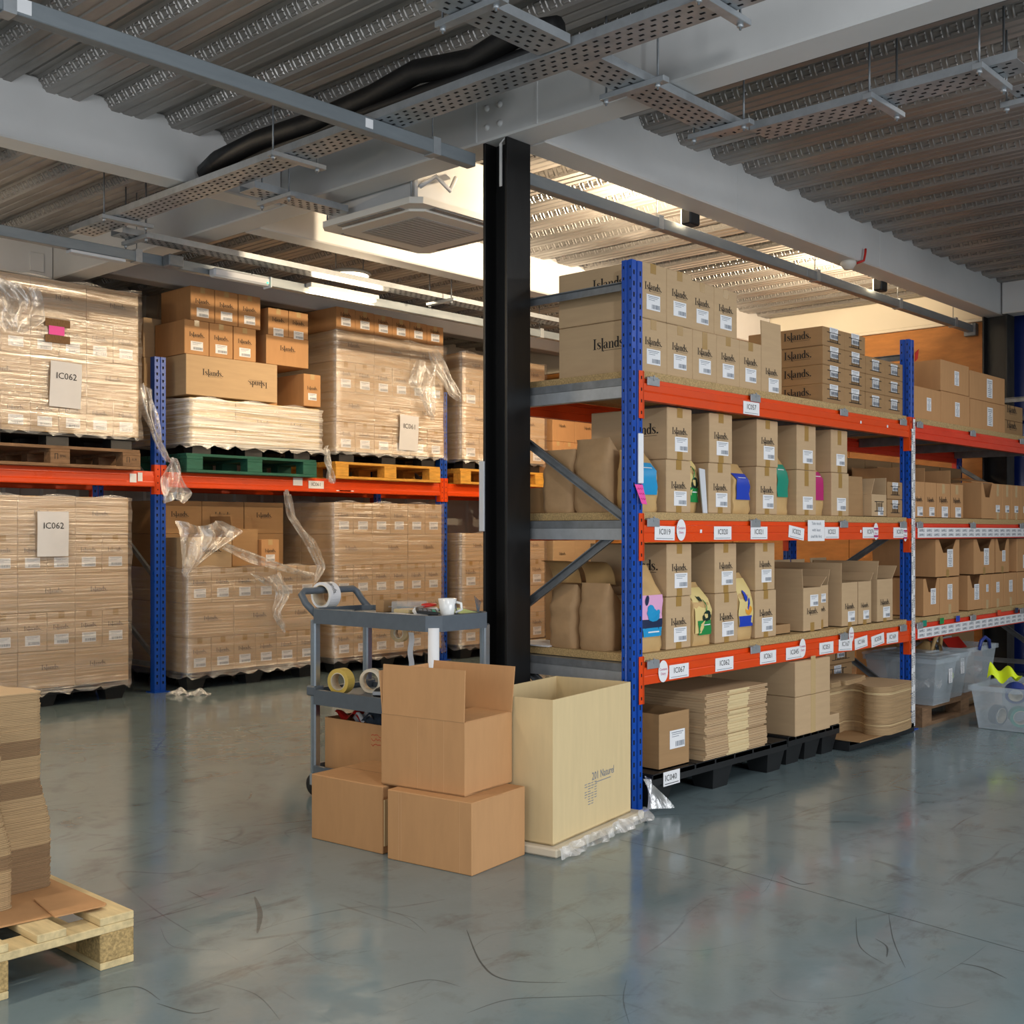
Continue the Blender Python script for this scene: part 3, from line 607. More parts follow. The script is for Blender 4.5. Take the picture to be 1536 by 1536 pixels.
# ================================================================ FRONT SHELVING
RX0, RY0, RX1 = 3.954, 2.947, 6.730      # first post corner, front plane, second post
RX2 = RX1 + 2.776                        # third post
RD = .79; PW, PD, RH = .075, .055, 2.36
ZS = {'top': 1.86, 'mid': 1.248, 'low': .632}   # beam tops
BT = .036                                # chipboard thickness
rack = empty('shelving_rack', (RX0, RY0, 0), 'blue and orange shelving rack with chipboard shelves, right of the column', 'shelving')
def post_mesh(front=True):
    mb = MB()
    prof = [(0, 0), (.030, 0), (.034, .008), (.041, .008), (.045, 0), (PW, 0), (PW, PD), (.055, PD), (.055, PD-.012), (.02, PD-.012), (.02, PD), (0, PD), (0, .034), (.006, .030), (.006, .022), (0, .018)]
    mb.prism(prof, .004, RH, 0)
    z = .06
    while z < RH-.03:
        for cx in (.014, .060): mb.quad((cx-.0045, -.0006, z-.010), (cx+.0045, -.0006, z-.010), (cx+.0045, -.0006, z+.010), (cx-.0045, -.0006, z+.010), 1)
        for cy in (.009, .044): mb.quad((-.0006, cy-.003, z+.016), (-.0006, cy+.003, z+.016), (-.0006, cy+.003, z+.028), (-.0006, cy-.003, z+.028), 1)
        z += .0478
    mb.box(-.02, -.02, 0, PW+.02, PD+.02, .004, 0)
    return mb.data('post', ['blue', 'slot'])
PM = post_mesh()
for x in (0, RX1-RX0, RX2-RX0):
    put('post', PM, rack, (x, 0, 0))
    p = put('post', PM, rack, (x, RD, 0)); p.rotation_euler = (0, 0, 0)
def brace(x, ya, za, yb, zb_):
    mb = MB(); a = Vector((x, ya, za)); b = Vector((x, yb, zb_)); t = (b-a).normalized(); n = Vector((0, -t.z, t.y))*.019; d = Vector((.018, 0, 0))
    v = []
    for p in (a, b): v += [p-n-d*.0, p-n*.92+d, p+n*.92+d, p+n-d*.0, p+n*.8-d*.0, p+n*.72+d*.85, p-n*.72+d*.85, p-n*.8]
    k = 8; mb.add(v, [(i, (i+1) % k, k+(i+1) % k, k+i) for i in range(k)] + [tuple(range(k))[::-1], tuple(range(k, 2*k))], 0)
    mb.build('brace', ['galv'], rack)
for fx in (.012, RX1-RX0+.012, RX2-RX0+.012):
    brace(fx, PD*.5, 2.255, RD+.03, 2.255); brace(fx, PD*.5, .16, RD+.03, .16)
    for za, zb_ in ((1.245, 1.74), (1.235, .735), (.27, .70)):
        if za > .5: brace(fx, PD*.6, za, RD+.03, zb_)
        else: brace(fx, PD*.6, .17, RD+.03, .70)
LBL = []
def beams(x0, x1, tag_, mcol, xo):
    out = {}
    for key, zt in ZS.items():
        for yb, nm in ((-.004, 'front'), (RD+PD-.036, 'back')):
            mb = MB(); a, b = x0-RX0, x1-RX0; h = .094
            # stepped box beam with a crease
            pr = [(yb, zt-h), (yb+.04, zt-h), (yb+.04, zt), (yb+.012, zt), (yb+.012, zt-.018), (yb, zt-.022), (yb, zt-.052), (yb+.003, zt-.056), (yb, zt-.060)]
            n = len(pr); v = [(xx, yy, zz) for xx in (a, b) for yy, zz in pr]
            mb.add(v, [(i, (i+1) % n, n+(i+1) % n, n+i) for i in range(n)] + [tuple(range(n))[::-1], tuple(range(n, 2*n))], 0)
            o = mb.build('beam', [mcol], rack)
            if nm == 'front': out[key] = o
            for e, sg in ((a, -1), (b, 1)):      # end connectors hooked on the posts
                c = MB(); c.box(e-(.032 if sg < 0 else -.0), yb-.003, zt-.175, e+(.0 if sg < 0 else .032), yb+.001, zt+.03, 0, .001)
                c.box(e-.004, yb-.003, zt-.175, e+.004, yb+.036, zt+.03, 0)
                for k in range(4):
                    zz = zt-.15+k*.05; xx = e+sg*.016; c.quad((xx-.004, yb-.0036, zz-.007), (xx+.004, yb-.0036, zz-.007), (xx+.004, yb-.0036, zz+.007), (xx-.004, yb-.0036, zz+.007), 1)
                c.build('beam_connector', [mcol, 'slot'], rack)
    # shelf boards, side bars and cross bars
    for key, zt in ZS.items():
        n = 3; w = (x1-x0+.05)/n
        for i in range(n): MB().box(x0-RX0-.02+i*w, .012, zt+.001, x0-RX0-.02+(i+1)*w-.003, RD+PD-.02, zt+BT, 0, .0015).build('shelf_board', ['chip'], rack)
        for i in range(n+1):
            xx = min(max(x0-RX0+.01+i*w, x0-RX0+.01), x1-RX0-.05)
            MB().box(xx, .042, zt-.06, xx+.04, RD+PD-.04, zt-.001, 0).build('support_bar', ['galv'], rack)
    # board clips
    for key, zt in ZS.items():
        for k, cx in enumerate((x0+.07, x0+.92, x0+1.85, x1-.09)):
            c = MB(); c.box(cx-RX0-.045, -.010, zt-.028, cx-RX0+.045, -.005, zt+.006, 0, .001); c.box(cx-RX0-.03, -.012, zt+.002, cx-RX0+.03, .010, zt+.010, 0); c.box(cx-RX0-.004, -.014, zt-.006, cx-RX0+.004, -.009, zt+.016, 0)
            c.build('board_clip', ['galv_l'], rack)
    return out
B1 = beams(RX0+PW, RX1, 'near', 'orange', 0); B2 = beams(RX1+PW, RX2, 'far', 'red_beam', 0)
# outer side bars seen at the open end of the shelves
for key, zt in ZS.items():
    MB().box(.006, PD, zt-.085, .046, RD, zt-.035, 0).build('support_bar', ['galv_l'], rack); MB().box(.004, PD, zt-.034, .05, RD, zt-.001, 0).build('support_bar', ['galv'], rack)
# ---- cards on the beams
def card(beam_o, key, pxa, pxb, s, dz=0, rot=0, hh=.062):
    xa = onY(pxa, 700, RY0-.01)[0]-RX0; xb = onY(pxb, 700, RY0-.01)[0]-RX0; w = xb-xa; zc = ZS[key]-.056+dz
    mb = MB(); mb.box(-w/2, -.0012, -hh/2, w/2, 0, hh/2, 0); add_text(mb, s, 0, -.006, .026, -.0019, 1, w*.8)
    mb.quad((-w*.42, -.0018, -hh*.40), (w*.42, -.0018, -hh*.40), (w*.42, -.0018, -hh*.36), (-w*.42, -.0018, -hh*.36), 2)
    o = mb.build('price_card', ['white', 'ink', 'inkgrey'], beam_o, ((xa+xb)/2, -.0056, zc)); o.rotation_euler = (0, rot, 0); o['label'] = 'white card reading ' + s
def oval(beam_o, key, px, py, style=0, rw=.036, rh=.048):
    x, z = onY(px, py, RY0-.012); mb = MB(); n = 28
    mb.add([(rw*math.cos(2*math.pi*k/n), -.0008*q, rh*math.sin(2*math.pi*k/n)) for q in (0, 1) for k in range(n)], [tuple(range(n)), tuple(range(n, 2*n))] + [(k, (k+1) % n, n+(k+1) % n, n+k) for k in range(n)], 0)
    add_text(mb, 'Contains', 0, .004, .012, -.0014, 1, rw*1.7); add_text(mb, 'Dairy', 0, -.016, .012, -.0014, 1)
    if style:
        mb.quad((-rw*.95, -.0013, .012), (rw*.95, -.0013, .012), (rw*.95, -.0013, .02), (-rw*.95, -.0013, .02), 1)
        mb.quad((-rw*.8, -.0013, -.034), (rw*.8, -.0013, -.034), (rw*.95, -.0013, -.022), (-rw*.95, -.0013, -.022), 1)
    o = mb.build('allergen_disc', ['white', 'magenta'], beam_o, (x-RX0, -.0075, z)); o['label'] = 'round white disc reading Contains Dairy'
card(B1['top'], 'top', 1116, 1140, 'IC057', -.006)
for a, b, s, r in ((983, 1013, 'IC019', .02), (1072, 1098, 'IC020', 0), (1127, 1152, 'IC021', 0), (1184, 1207, 'IC022', .12), (1238, 1259, 'IC023', 0), (1295, 1318, 'IC074', 0), (1341, 1360, 'IC073', 0)): card(B1['mid'], 'mid', a, b, s, 0, r)
for a, b, s, r in ((1005, 1034, 'IC067', 0), (1074, 1101, 'IC062', 0), (1141, 1165, 'IC061', 0), (1180, 1205, 'IC045', 0), (1230, 1251, 'IC051', 0), (1259, 1279, 'IC167', .05), (1283, 1302, 'IC166', -.08), (1308, 1327, 'IC058', -.1), (1331, 1348, 'IC169', 0)): card(B1['low'], 'low', a, b, s, 0, r)
oval(B1['mid'], 'mid', 1023, 795); oval(B1['mid'], 'mid', 1315, 797, 1, .03); oval(B1['mid'], 'mid', 1359, 800, 1, .026)
oval(B1['low'], 'low', 996, 1007); oval(B1['low'], 'low', 1205, 972, 0, .033); oval(B1['low'], 'low', 1278, 952, 0, .03, .042)
xa = onY(1210, 700, RY0)[0]-RX0; xb = onY(1235, 700, RY0)[0]-RX0; mb = MB(); w = xb-xa
mb.box(-w/2, -.001, -.055, w/2, 0, .055)
for k, s in enumerate(('Take stock', 'with least', 'shelf life first')): add_text(mb, s, 0, .03-k*.034, .017, -.0016, 1, w*.86)
o = mb.build('notice', ['white', 'inkgrey'], B1['mid'], ((xa+xb)/2, -.0062, ZS['mid']-.044)); o['label'] = 'white paper notice with three lines of writing'
for key, px in (('mid', 1050), ('top', 1290), ('top', 1330), ('mid', 1290)):
    x = onY(px, 700, RY0)[0]-RX0; MB().box(x-.008, -.0058, ZS[key]-.055, x+.008, -.0048, ZS[key]-.04).build('paper_scrap', ['white'], B1[key])
# SAMPLE tape on the second bay and round its post
def sample_tape(name, L_, h, parent, loc, rot, s='SAMPLE', lab=None):
    mb = MB(); n = int(L_/.11); 
    def f(u, v): return (u*L_, -.0008-.0012*abs(math.sin(u*37)), (v-.5)*h)
    mb.grid(f, 40, 1, 0, False)
    rows = (.22, -.22) if h > .05 else (0,)
    for r in rows:
        for k in range(n): add_text(mb, s, (k+.5)*L_/n, r*h-.008*(1 if h > .05 else .8), .017, -.0032, 1, L_/n*.86)
    o = mb.build(name, ['white', 'inkgrey' if h > .05 else 'ink'], parent, loc, fix=False); o.rotation_euler = rot; o['label'] = lab or 'white tape printed SAMPLE over and over'
    return o
for key in ('mid', 'low'): sample_tape('printed_tape', 2.6, .062, B2[key], (RX1-RX0+PW+.04, -.0055, ZS[key]-.056), (0, 0, 0))
sample_tape('printed_tape', 1.86, .03, rack, (RX1-RX0+.056, -.008, .02), (0, -math.pi/2, 0)); sample_tape('printed_tape', 1.8, .022, rack, (RX1-RX0+.030, -.0085, .02), (0, -math.pi/2, 0))
MB().prism([(0, 0), (.05, .03), (.035, -.03), (.0, -.05)], 0, .004).xf(Matrix.Translation((RX1-RX0+.06, -.012, 2.28)) @ Matrix.Rotation(math.pi/2, 4, 'X')).build('red_flag', ['red'], rack, label='scrap of red and white film on the post top')
# things on the first post
sl = MB().box(0, -.012, 1.405, .034, -.002, 1.62, 0, .003).build('document_tube', ['white'], rack, (.036, 0, 0)); sl['label'] = 'narrow white plastic strip fixed on the first post'
mb = MB(); mb.slab((.012, -.006, 1.40), (.068, -.006, 1.40), (.075, -.024, 1.315), (.035, -.026, 1.318), .0012)
for k in range(3): stroke(mb, [(.024+j*.0075+.004*k, 1.378-k*.022+.008*((j+k) % 2), .0022) for j in range(6)], 1, 0, 0, -.012-.0052*k, 1)
o = mb.build('sticky_note', ['pink', 'magenta'], rack); o['label'] = 'bright pink note with handwriting on the first post'
# ================================================================ CARTONS ON THE FRONT SHELVES
zt = ZS['top']+BT+.001; YF = RY0+.035
TX = [4.058, 4.268, 4.465, 4.653, 4.875, 5.081, 5.307]
TX = [4.056, 4.262, 4.466, 4.668, 4.872, 5.078, 5.290]
g1 = 'upright cartons on the top shelf'
for i in range(5):
    carton(f'tan carton in the lower row of the top shelf, {ORD[i]} from the near blue post', TX[i], TX[i+1], YF, zt, zt+.235, .46, g1, tape='t' if i != 2 else 'u', side=(.40, .36, .5) if i == 0 else None, rz=random.uniform(-.002, .002))
for i in range(4):
    dy = .012 if i > 1 else 0
    carton(f'tan carton in the upper row of the top shelf, {ORD[i]} from the near blue post', TX[i]-.002, TX[i+1]-.002, YF+dy, zt+.236, zt+.236+(.245 if i < 2 else .228), .46, g1, tape='t', side=(.40, .36, .6) if i == 0 else None)
open_carton('open tan carton with its front flap standing up on the top shelf', TX[5]+.004, TX[6]-.006, YF+.004, .42, zt, .235, {'f': (.125, -2), 'b': (.11, 14)}, stick=.5, logo=.6, lz=.40, sz=.18)
tag(MB().slab((4.86, 3.05, zt+.24), (5.07, 3.05, zt+.24), (5.03, 3.18, zt+.30), (4.86, 3.2, zt+.245), .004).build('cardboard_flap', ['card_d']), 'loose dark cardboard flap lying on the lower row of the top shelf', 'cardboard')
# flat cartons with printed hand holes
FX = [5.715, 5.970, 6.225]; hh = .1035
for c in range(2):
    for r in range(4):
        carton(f'{("lowest", "second lowest", "second highest", "topmost")[r]} flat carton in the {ORD[c]} column of the four-high stack', FX[c]+.002*(r % 3), FX[c+1]+.002*(r % 3), YF, zt+r*hh, zt+(r+1)*hh, .46, 'flat cartons with printed grips', logo=0, stick=.38, st=1, sz=.72, tape=None, grip=True, m='card_d', side=(.36, .33, .42) if c == 0 else None)
for c in range(2):
    for r in range(3):
        carton(f'{("lowest", "middle", "topmost")[r]} flat carton, {("left", "right")[c]} column of the three-high stack by the far post', 6.232+c*.248, 6.232+(c+1)*.248, YF, zt+r*hh, zt+(r+1)*hh, .46, 'flat cartons with printed grips', logo=0, stick=.38, st=1, sz=.58, tape=None, grip=True, m='card_d')
# middle and lower shelf: stacks of two cartons with bags between
def two_stack(shelf, name, k, xs, ys, h1, h2, xs2=None):
    z = ZS[shelf]+BT+.001; xs2 = xs2 or xs
    for r, (a, b, z0, z1) in enumerate(((xs2[0], xs2[1], z, z+h1), (xs[0], xs[1], z+h1+.001, z+h1+h2))):
        carton(f'{("lower", "upper")[r]} carton of the {ORD[k]} stack from the near post on the {name} shelf', a, b, ys, z0, z1, .44, 'stacked pairs of cartons between paper bags', logo=.62 if k < 3 else 0, stick=.52, sz=.27 if r == 0 else .30, lz=.46 if r == 0 else .49, sx=.06, tape='tb' if k < 3 else 'ub', side=(.42, .32, .5) if r == 1 and k < 1 else None, rz=random.uniform(-.012, .012))
for k, (a, b) in enumerate(((4.265, 4.459), (4.608, 4.805), (5.037, 5.239), (5.435, 5.64), (5.815, 6.003))): two_stack('mid', 'middle', k, (a, b), YF, .238, .236, (a-.008, b-.008) if k < 3 else (a, b+.02*(k > 3)))
for k, (a, b) in enumerate(((4.26, 4.459), (4.652, 4.845), (5.018, 5.21))): two_stack('low', 'lower', k, (a, b), YF, .236, .238, (a-.004, b-.008) if k == 0 else (a, b+.012))
# paper bags
def bag(label, x, y, z, w, d, h, rz=0, style=None, lean=.0, m='kraft_l', fold=True):
    rn = random.Random(sum(map(ord, label))); ph = [rn.uniform(0, 6) for _ in range(6)]
    def ring(t, a):          # t height 0..1, a around 0..1
        full = 1 if t < .66 else max(.05, 1-(t-.66)/.34*.95)
        s = 4*a; k = int(s) % 4; f = s-int(s)
        c = [(-1, -1), (1, -1), (1, 1), (-1, 1), (-1, -1)]; px = c[k][0]+(c[k+1][0]-c[k][0])*f; py = c[k][1]+(c[k+1][1]-c[k][1])*f
        bul = .05*math.sin(math.pi*min(1, t*1.2)); rr = 1-.10*(abs(px*py)**4)
        wx = w/2*rr*(1+bul*.4)+.002*math.sin(9*t+ph[0]); wy = d/2*rr*(full+bul)+.0015*math.sin(13*t+ph[1]+5*a)
        if t < .04: wx *= .96; wy *= .95
        cr = .0018*math.sin(23*t+7*math.sin(8*a+ph[2])+ph[3])
        return (px*wx+cr*py, py*wy+cr+lean*t*t*d + (d*.30*max(0, t-.70)/.3), t*h)
    mb = MB(); NU, NV = 24, 18
    mb.grid(lambda u, v: ring(v, u % 1.0 if u < 1 else 0.0), NU, NV, 0, True); mb.add([ring(0, k/NU) for k in range(NU)], [tuple(range(NU))], 0); mb.add([ring(1, k/NU) for k in range(NU)], [tuple(range(NU))], 0)
    o = mb.build('paper_bag', [m], None, (x, y, z), rz); tag(o, label, 'bag', 'kraft paper bags on the shelves')
    def front(u, t): p = ring(t, u*.25); return (p[0], p[1]-.006, p[2])
    def patch(u0, u1, t0, t1, mi, off=0.0, n=4):
        q = MB(); q.grid(lambda a, b: (lambda p: (p[0], p[1]-off, p[2]))(front(u0+(u1-u0)*a, t0+(t1-t0)*b)), n, n, 0, True); return q
    def blob(cu, ct, ru, rt, off, n=14, a0=0):
        q = MB(); pts = [front(cu, ct)] + [front(cu+ru*math.cos(2*math.pi*k/n+a0), ct+rt*math.sin(2*math.pi*k/n+a0)) for k in range(n)]
        pts = [(p[0], p[1]-off, p[2]) for p in pts]; q.add(pts, [(0, 1+k, 1+(k+1) % n) for k in range(n)]); return q
    if style in ('sky', 'royal', 'teal', 'magenta'):
        patch(.14, .88, .28, .80, 0).build('label', [style], o, fix=False); patch(.3, .7, .705, .72, 0, .001).build('label_print', ['white'], o, fix=False)
    if style == 'leaf':
        patch(.06, .98, .20, .92, 0).build('label', ['cream'], o, fix=False); patch(.22, .96, .17, .40, 0, .001).build('label', ['green'], o, fix=False)
        for cu, ct, ru, rt, a0 in ((.66, .47, .17, .09, 0), (.50, .44, .08, .05, .4), (.82, .44, .07, .05, 0), (.42, .76, .13, .055, .5)): blob(cu, ct, ru, rt, .0018, 12, a0).build('label_print', ['dkgreen'], o, fix=False)
        blob(.60, .62, .02, .12, .0018).build('label_print', ['green'], o, fix=False); patch(.5, .86, .32, .335, 0, .002).build('label_print', ['white'], o, fix=False)
    if style == 'splash':
        patch(.04, .98, .36, .66, 0).build('label', ['lilac'], o, fix=False); patch(.04, .98, .26, .38, 0, .0008).build('label', ['navy'], o, fix=False); patch(.06, .96, .18, .28, 0, .001).build('label', ['sky'], o, fix=False)
        for cu, ct, ru, rt in ((.45, .45, .22, .06), (.55, .40, .28, .05), (.42, .50, .14, .05), (.70, .44, .1, .05)): blob(cu, ct, ru, rt, .0018, 9, .3).build('label_print', ['sky'], o, fix=False)
        blob(.25, .60, .07, .06, .002).build('label_print', ['navy'], o, fix=False); patch(.3, .75, .225, .24, 0, .002).build('label_print', ['white'], o, fix=False)
    if style == 'sun':
        patch(.04, .98, .22, .92, 0).build('label', ['cream'], o, fix=False); patch(.05, .97, .20, .36, 0, .001).build('label', ['royal'], o, fix=False)
        blob(.62, .44, .2, .07, .0016).build('label_print', ['amber'], o, fix=False); blob(.42, .66, .1, .09, .0018, 8, .6).build('label_print', ['royal'], o, fix=False); blob(.6, .54, .05, .10, .0019, 8).build('label_print', ['royal'], o, fix=False)
    if fold: pass
    return o
zm = ZS['mid']+BT+.001; zl = ZS['low']+BT+.001
bag('tan paper bag with a sky blue label behind the near post on the middle shelf', 4.148, YF+.08, zm, .17, .11, .275, .0, 'sky')
bag('paper bag with a green and cream label on the middle shelf', 4.525, YF+.10, zm, .12, .1, .30, .0, 'leaf')
bag('paper bag with a royal blue label left of the third stack on the middle shelf', 4.925, YF+.07, zm, .17, .10, .25, .02, 'royal')
bag('paper bag with a green label left of the fourth stack on the middle shelf', 5.345, YF+.09, zm, .15, .10, .33, .0, 'teal')
bag('paper bag with a pink label left of the fifth stack on the middle shelf', 5.735, YF+.09, zm, .145, .10, .30, .0, 'magenta')
bag('paper bag with a blue splash picture beside the near post on the lower shelf', 4.15, YF+.06, zl, .17, .11, .38, .0, 'splash')
bag('paper bag with a dark green plant picture on the lower shelf', 4.552, YF+.06, zl, .165, .11, .29, .03, 'leaf')
bag('paper bag with a royal blue and orange picture on the lower shelf', 4.940, YF+.06, zl, .145, .10, .325, .0, 'sun')
bag('plain kraft bag at the open end of the middle shelf, nearer the post', 4.095, 3.23, zm, .20, .15, .33, 1.5, None, m='kraft')
bag('plain kraft bag at the open end of the middle shelf, nearer the column', 4.095, 3.43, zm, .18, .14, .29, 1.6, None, m='kraft')
bag('plain kraft bag at the open end of the lower shelf, nearer the post', 4.085, 3.215, zl, .16, .14, .30, 1.55, None, m='kraft')
bag('plain kraft bag at the open end of the lower shelf, nearer the column', 4.085, 3.39, zl, .16, .14, .29, 1.5, None, m='kraft')
for k, (yy, lb) in enumerate(((3.30, 'folded printed paper bag standing behind the kraft bags, nearer the post'), (3.50, 'folded printed paper bag standing behind the kraft bags, nearer the column'))):
    mb = MB(); mb.grid(lambda u, v: (4.17-.10*v*v-.01*math.sin(3*v), yy-.10+u*.17, zl+.29+v*.10+.03*math.sin(v*3)), 6, 8, 0); mb.grid(lambda u, v: (4.173-.10*v*v-.01*math.sin(3*v), yy-.10+u*.17, zl+.288+v*.10+.03*math.sin(v*3)), 6, 8, 0)
    o = mb.build('folded_bag', ['kraft_l'], fix=False); tag(o, lb, 'bag')
mb = MB(); mb.slab((4.568, YF+.012, zm), (4.594, YF+.005, zm), (4.592, YF+.018, zm+.205), (4.550, YF+.022, zm+.21), .006); tag(mb.build('paper_sheaf', ['strip']), 'pale grey sheaf of paper standing left of the second stack on the middle shelf', 'paper')
# right end of the middle shelf
o = open_carton('open wide carton with raised flaps at the far end of the middle shelf', 6.035, 6.30, YF+.05, .36, zm, .13, {'b': (.19, 4), 'l': (.10, -20), 'f': (.10, -2)}, m='card_d', inner='card_d')
o = open_carton('small open carton with printed grip at the far end of the middle shelf', 6.305, 6.50, YF, .40, zm, .13, {'l': (.10, -25), 'r': (.10, 3)}, m='card', stick=.36)
put('hand_hole_print', GRIP, o, (0, -.0012, .06), scale=(.12, 1, .07))
for r in range(2): carton(f'small flat carton with printed grip by the far post on the middle shelf, {("lower", "upper")[r]} one', 6.515, 6.722, YF, zm+r*.106, zm+(r+1)*.105, .42, 'flat cartons with printed grips', logo=0, stick=.38, st=1, sz=.72, tape=None, grip=True, m='card_d')
# open cartons on the lower shelf
for k, (a, b, dy, h, fb) in enumerate(((5.50, 5.70, 0, .232, {'l': (.10, 5), 'b': (.10, -4), 'r': (.085, 52)}), (5.715, 5.875, .05, .235, {'b': (.12, 8), 'r': (.09, 20)}), (5.935, 6.128, .0, .245, {'l': (.11, 0), 'b': (.12, 3)}), (6.135, 6.30, .0, .245, {'b': (.12, 3), 'r': (.06, 40)}), (6.375, 6.585, .0, .25, {'l': (.11, -14), 'b': (.12, 6), 'r': (.10, 42)}))):
    open_carton(f'open tan carton with raised flaps on the lower shelf, {ORD[k]} of five from the left', a, b, YF+dy, .42, zl, h, fb, stick=.44, logo=.6, lz=.40, sz=.70 if k < 2 else .22, tape=True, group='open cartons with raised flaps on the lower shelf')
o = open_carton('small dark carton tray with leaflets behind the third stack on the lower shelf', 5.245, 5.40, YF+.02, .2, zl, .05, {}, m='card_d')
for k in range(3): tag(MB().slab((5.26+.03*k, YF+.06, zl+.005), (5.30+.03*k, YF+.10, zl+.005), (5.27+.03*k, YF+.12, zl+.15-.02*k), (5.23+.03*k, YF+.08, zl+.15-.02*k), .004).build('leaflet', [('cream', 'teal', 'card')[k]]), f'small {("cream", "green", "tan")[k]} leaflet leaning in the carton tray on the lower shelf', 'leaflet')
# back of the shelves: cartons on the far side, seen through the open end
for k, (x, y, z, w, h) in enumerate(((4.06, 3.53, zm, .25, .12), (4.32, 3.53, zm, .25, .12))):
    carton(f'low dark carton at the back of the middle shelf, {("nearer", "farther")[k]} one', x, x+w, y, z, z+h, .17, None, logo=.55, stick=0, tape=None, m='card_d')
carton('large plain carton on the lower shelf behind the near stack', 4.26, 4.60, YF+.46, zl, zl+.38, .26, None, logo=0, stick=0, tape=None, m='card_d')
tag(MB().box(4.0, 3.46, zl, 4.22, 3.70, zl+.006, 0).build('paper_sheet', ['paper']), 'white papers lying flat on the lower shelf near the column', 'paper')
# ---- bottom of the first bay: plastic pallets on the floor
def plastic_pallet(label, x0, y0, w, d, h=.15, sc=True):
    r = empty('plastic_pallet', (x0, y0, 0), label, 'pallet')
    mb = MB(); n = 7
    for i in range(n): mb.box(i*w/n+.006, 0, h-.022, (i+1)*w/n-.006, d, h, 0)
    mb.box(0, 0, h-.05, w, .02, h-.004); mb.box(0, d-.02, h-.05, w, d, h-.004); mb.box(0, .02, h-.05, .02, d-.02, h-.004); mb.box(w-.02, .02, h-.05, w, d-.02, h-.004)
    mb.build('deck', ['plastic_blk'], r)
    for i in range(3):
        for j in range(3):
            cx = .09+i*(w-.18)/2; cy = .08+j*(d-.16)/2; f = MB(); a, b = .085, .07
            v = [(cx+sx*a*k, cy+sy*b*k, z) for z, k in ((.0, .72), (h-.04, 1)) for sx, sy in ((-1,-1), (1,-1), (1,1), (-1,1))]
            f.add(v, [(3,2,1,0), (4,5,6,7), (0,1,5,4), (1,2,6,5), (2,3,7,6), (3,0,4,7)]); f.build('foot', ['plastic_blk'], r)
    return r
pp = plastic_pallet('black plastic pallet with a code card under the near end of the shelving', 4.06, RY0-.03, 1.16, .84)
mb = MB(); mb.box(0, -.0015, 0, .125, 0, .062); add_text(mb, 'IC040', .056, .022, .027, -.0022, 1, .09); mb.quad((.01, -.0021, .007), (.115, -.0021, .007), (.115, -.0021, .010), (.01, -.0021, .010), 1)
o = mb.build('price_card', ['white', 'ink'], pp, (.075, -.004, .088)); o['label'] = 'white card reading IC040'
plastic_pallet('black plastic pallet under the two plain stacked cartons', 5.28, RY0+.0, .56, .80)
lp2 = plastic_pallet('low black plastic slip under the die-cut blanks', 5.86, 2.90, .84, .82, .054)
ZP = .151
open_carton('worn open carton with a hand hole at the near end of the bottom level', 4.15, 4.385, RY0+.0, .36, ZP, .245, {}, m='card_d', stick=.5, t=.005, sz=.5)
o = carton('plain tan carton squeezed behind the worn open carton', 4.035, 4.142, RY0+.10, ZP, ZP+.235, .3, None, logo=0, stick=0, tape=None)
c_lab = 'flattened carton lying in the tall stack beside the worn open carton on the bottom level'
_flat = MB(); _flat.box(-.27, 0, 0, .27, .40, .0062, 0, .0); _flat.box(-.27, -.0004, .0026, .27, 0, .0036, 1); _flat.box(-.08, -.001, .0, .10, 0, .0062, 2); _flatm = _flat.data('flattened_carton', ['card', 'card_edge', 'card_l'])
for k in range(25):
    o = put('flattened_carton', _flatm, None, (4.735+random.uniform(-.006, .006), RY0-.035+random.uniform(-.006, .008)+(.012 if 7 < k < 9 else 0), ZP+k*.0122), random.uniform(-.012, .012))
    o.scale = (1, 1.5, 1.9); tag(o, f'{ORDN[k]} flattened carton from the bottom of the tall stack on the bottom level', 'cardboard', 'flattened cartons in the tall stack')
carton('lower of two plain tan cartons stacked on the bottom level', 5.30, 5.675, RY0-.03, ZP, ZP+.20, .50, None, logo=0, stick=0, tape=None)
carton('upper of two plain tan cartons stacked on the bottom level', 5.30, 5.675, RY0-.03, ZP+.201, ZP+.382, .50, None, logo=0, stick=0, tape=None)
for i, z in enumerate((ZP, ZP+.201)):
    par = [o for o in bpy.data.objects if o.get('label', '').startswith(('lower of two plain', 'upper of two plain')[i])][0]
    put('tape', TAPEC, par, (0, -.0001, .10), scale=(.05, 1, .198))
carton('small tan carton low beside the two plain cartons', 5.68, 5.84, RY0+.0, ZP, ZP+.06, .3, None, logo=0, stick=0, tape=None)
for r in range(2): carton(f'flat carton with printed grip at the back of the bottom level, {("lower", "upper")[r]} one', 6.30-.04*(1-r)+.02, 6.70-.04*(1-r), RY0+.33, ZP+.14+r*.106, ZP+.14+(r+1)*.105, .4, None, logo=0, stick=.24, st=1, sz=.65, tape=None, grip=True, m='card_d', side=(.4, .5, .4))
carton('plain carton bearing the two flat cartons at the back of the bottom level', 6.24, 6.70, RY0+.33, .0545, ZP+.139, .4, None, logo=0, stick=0, tape=None, m='card_d')
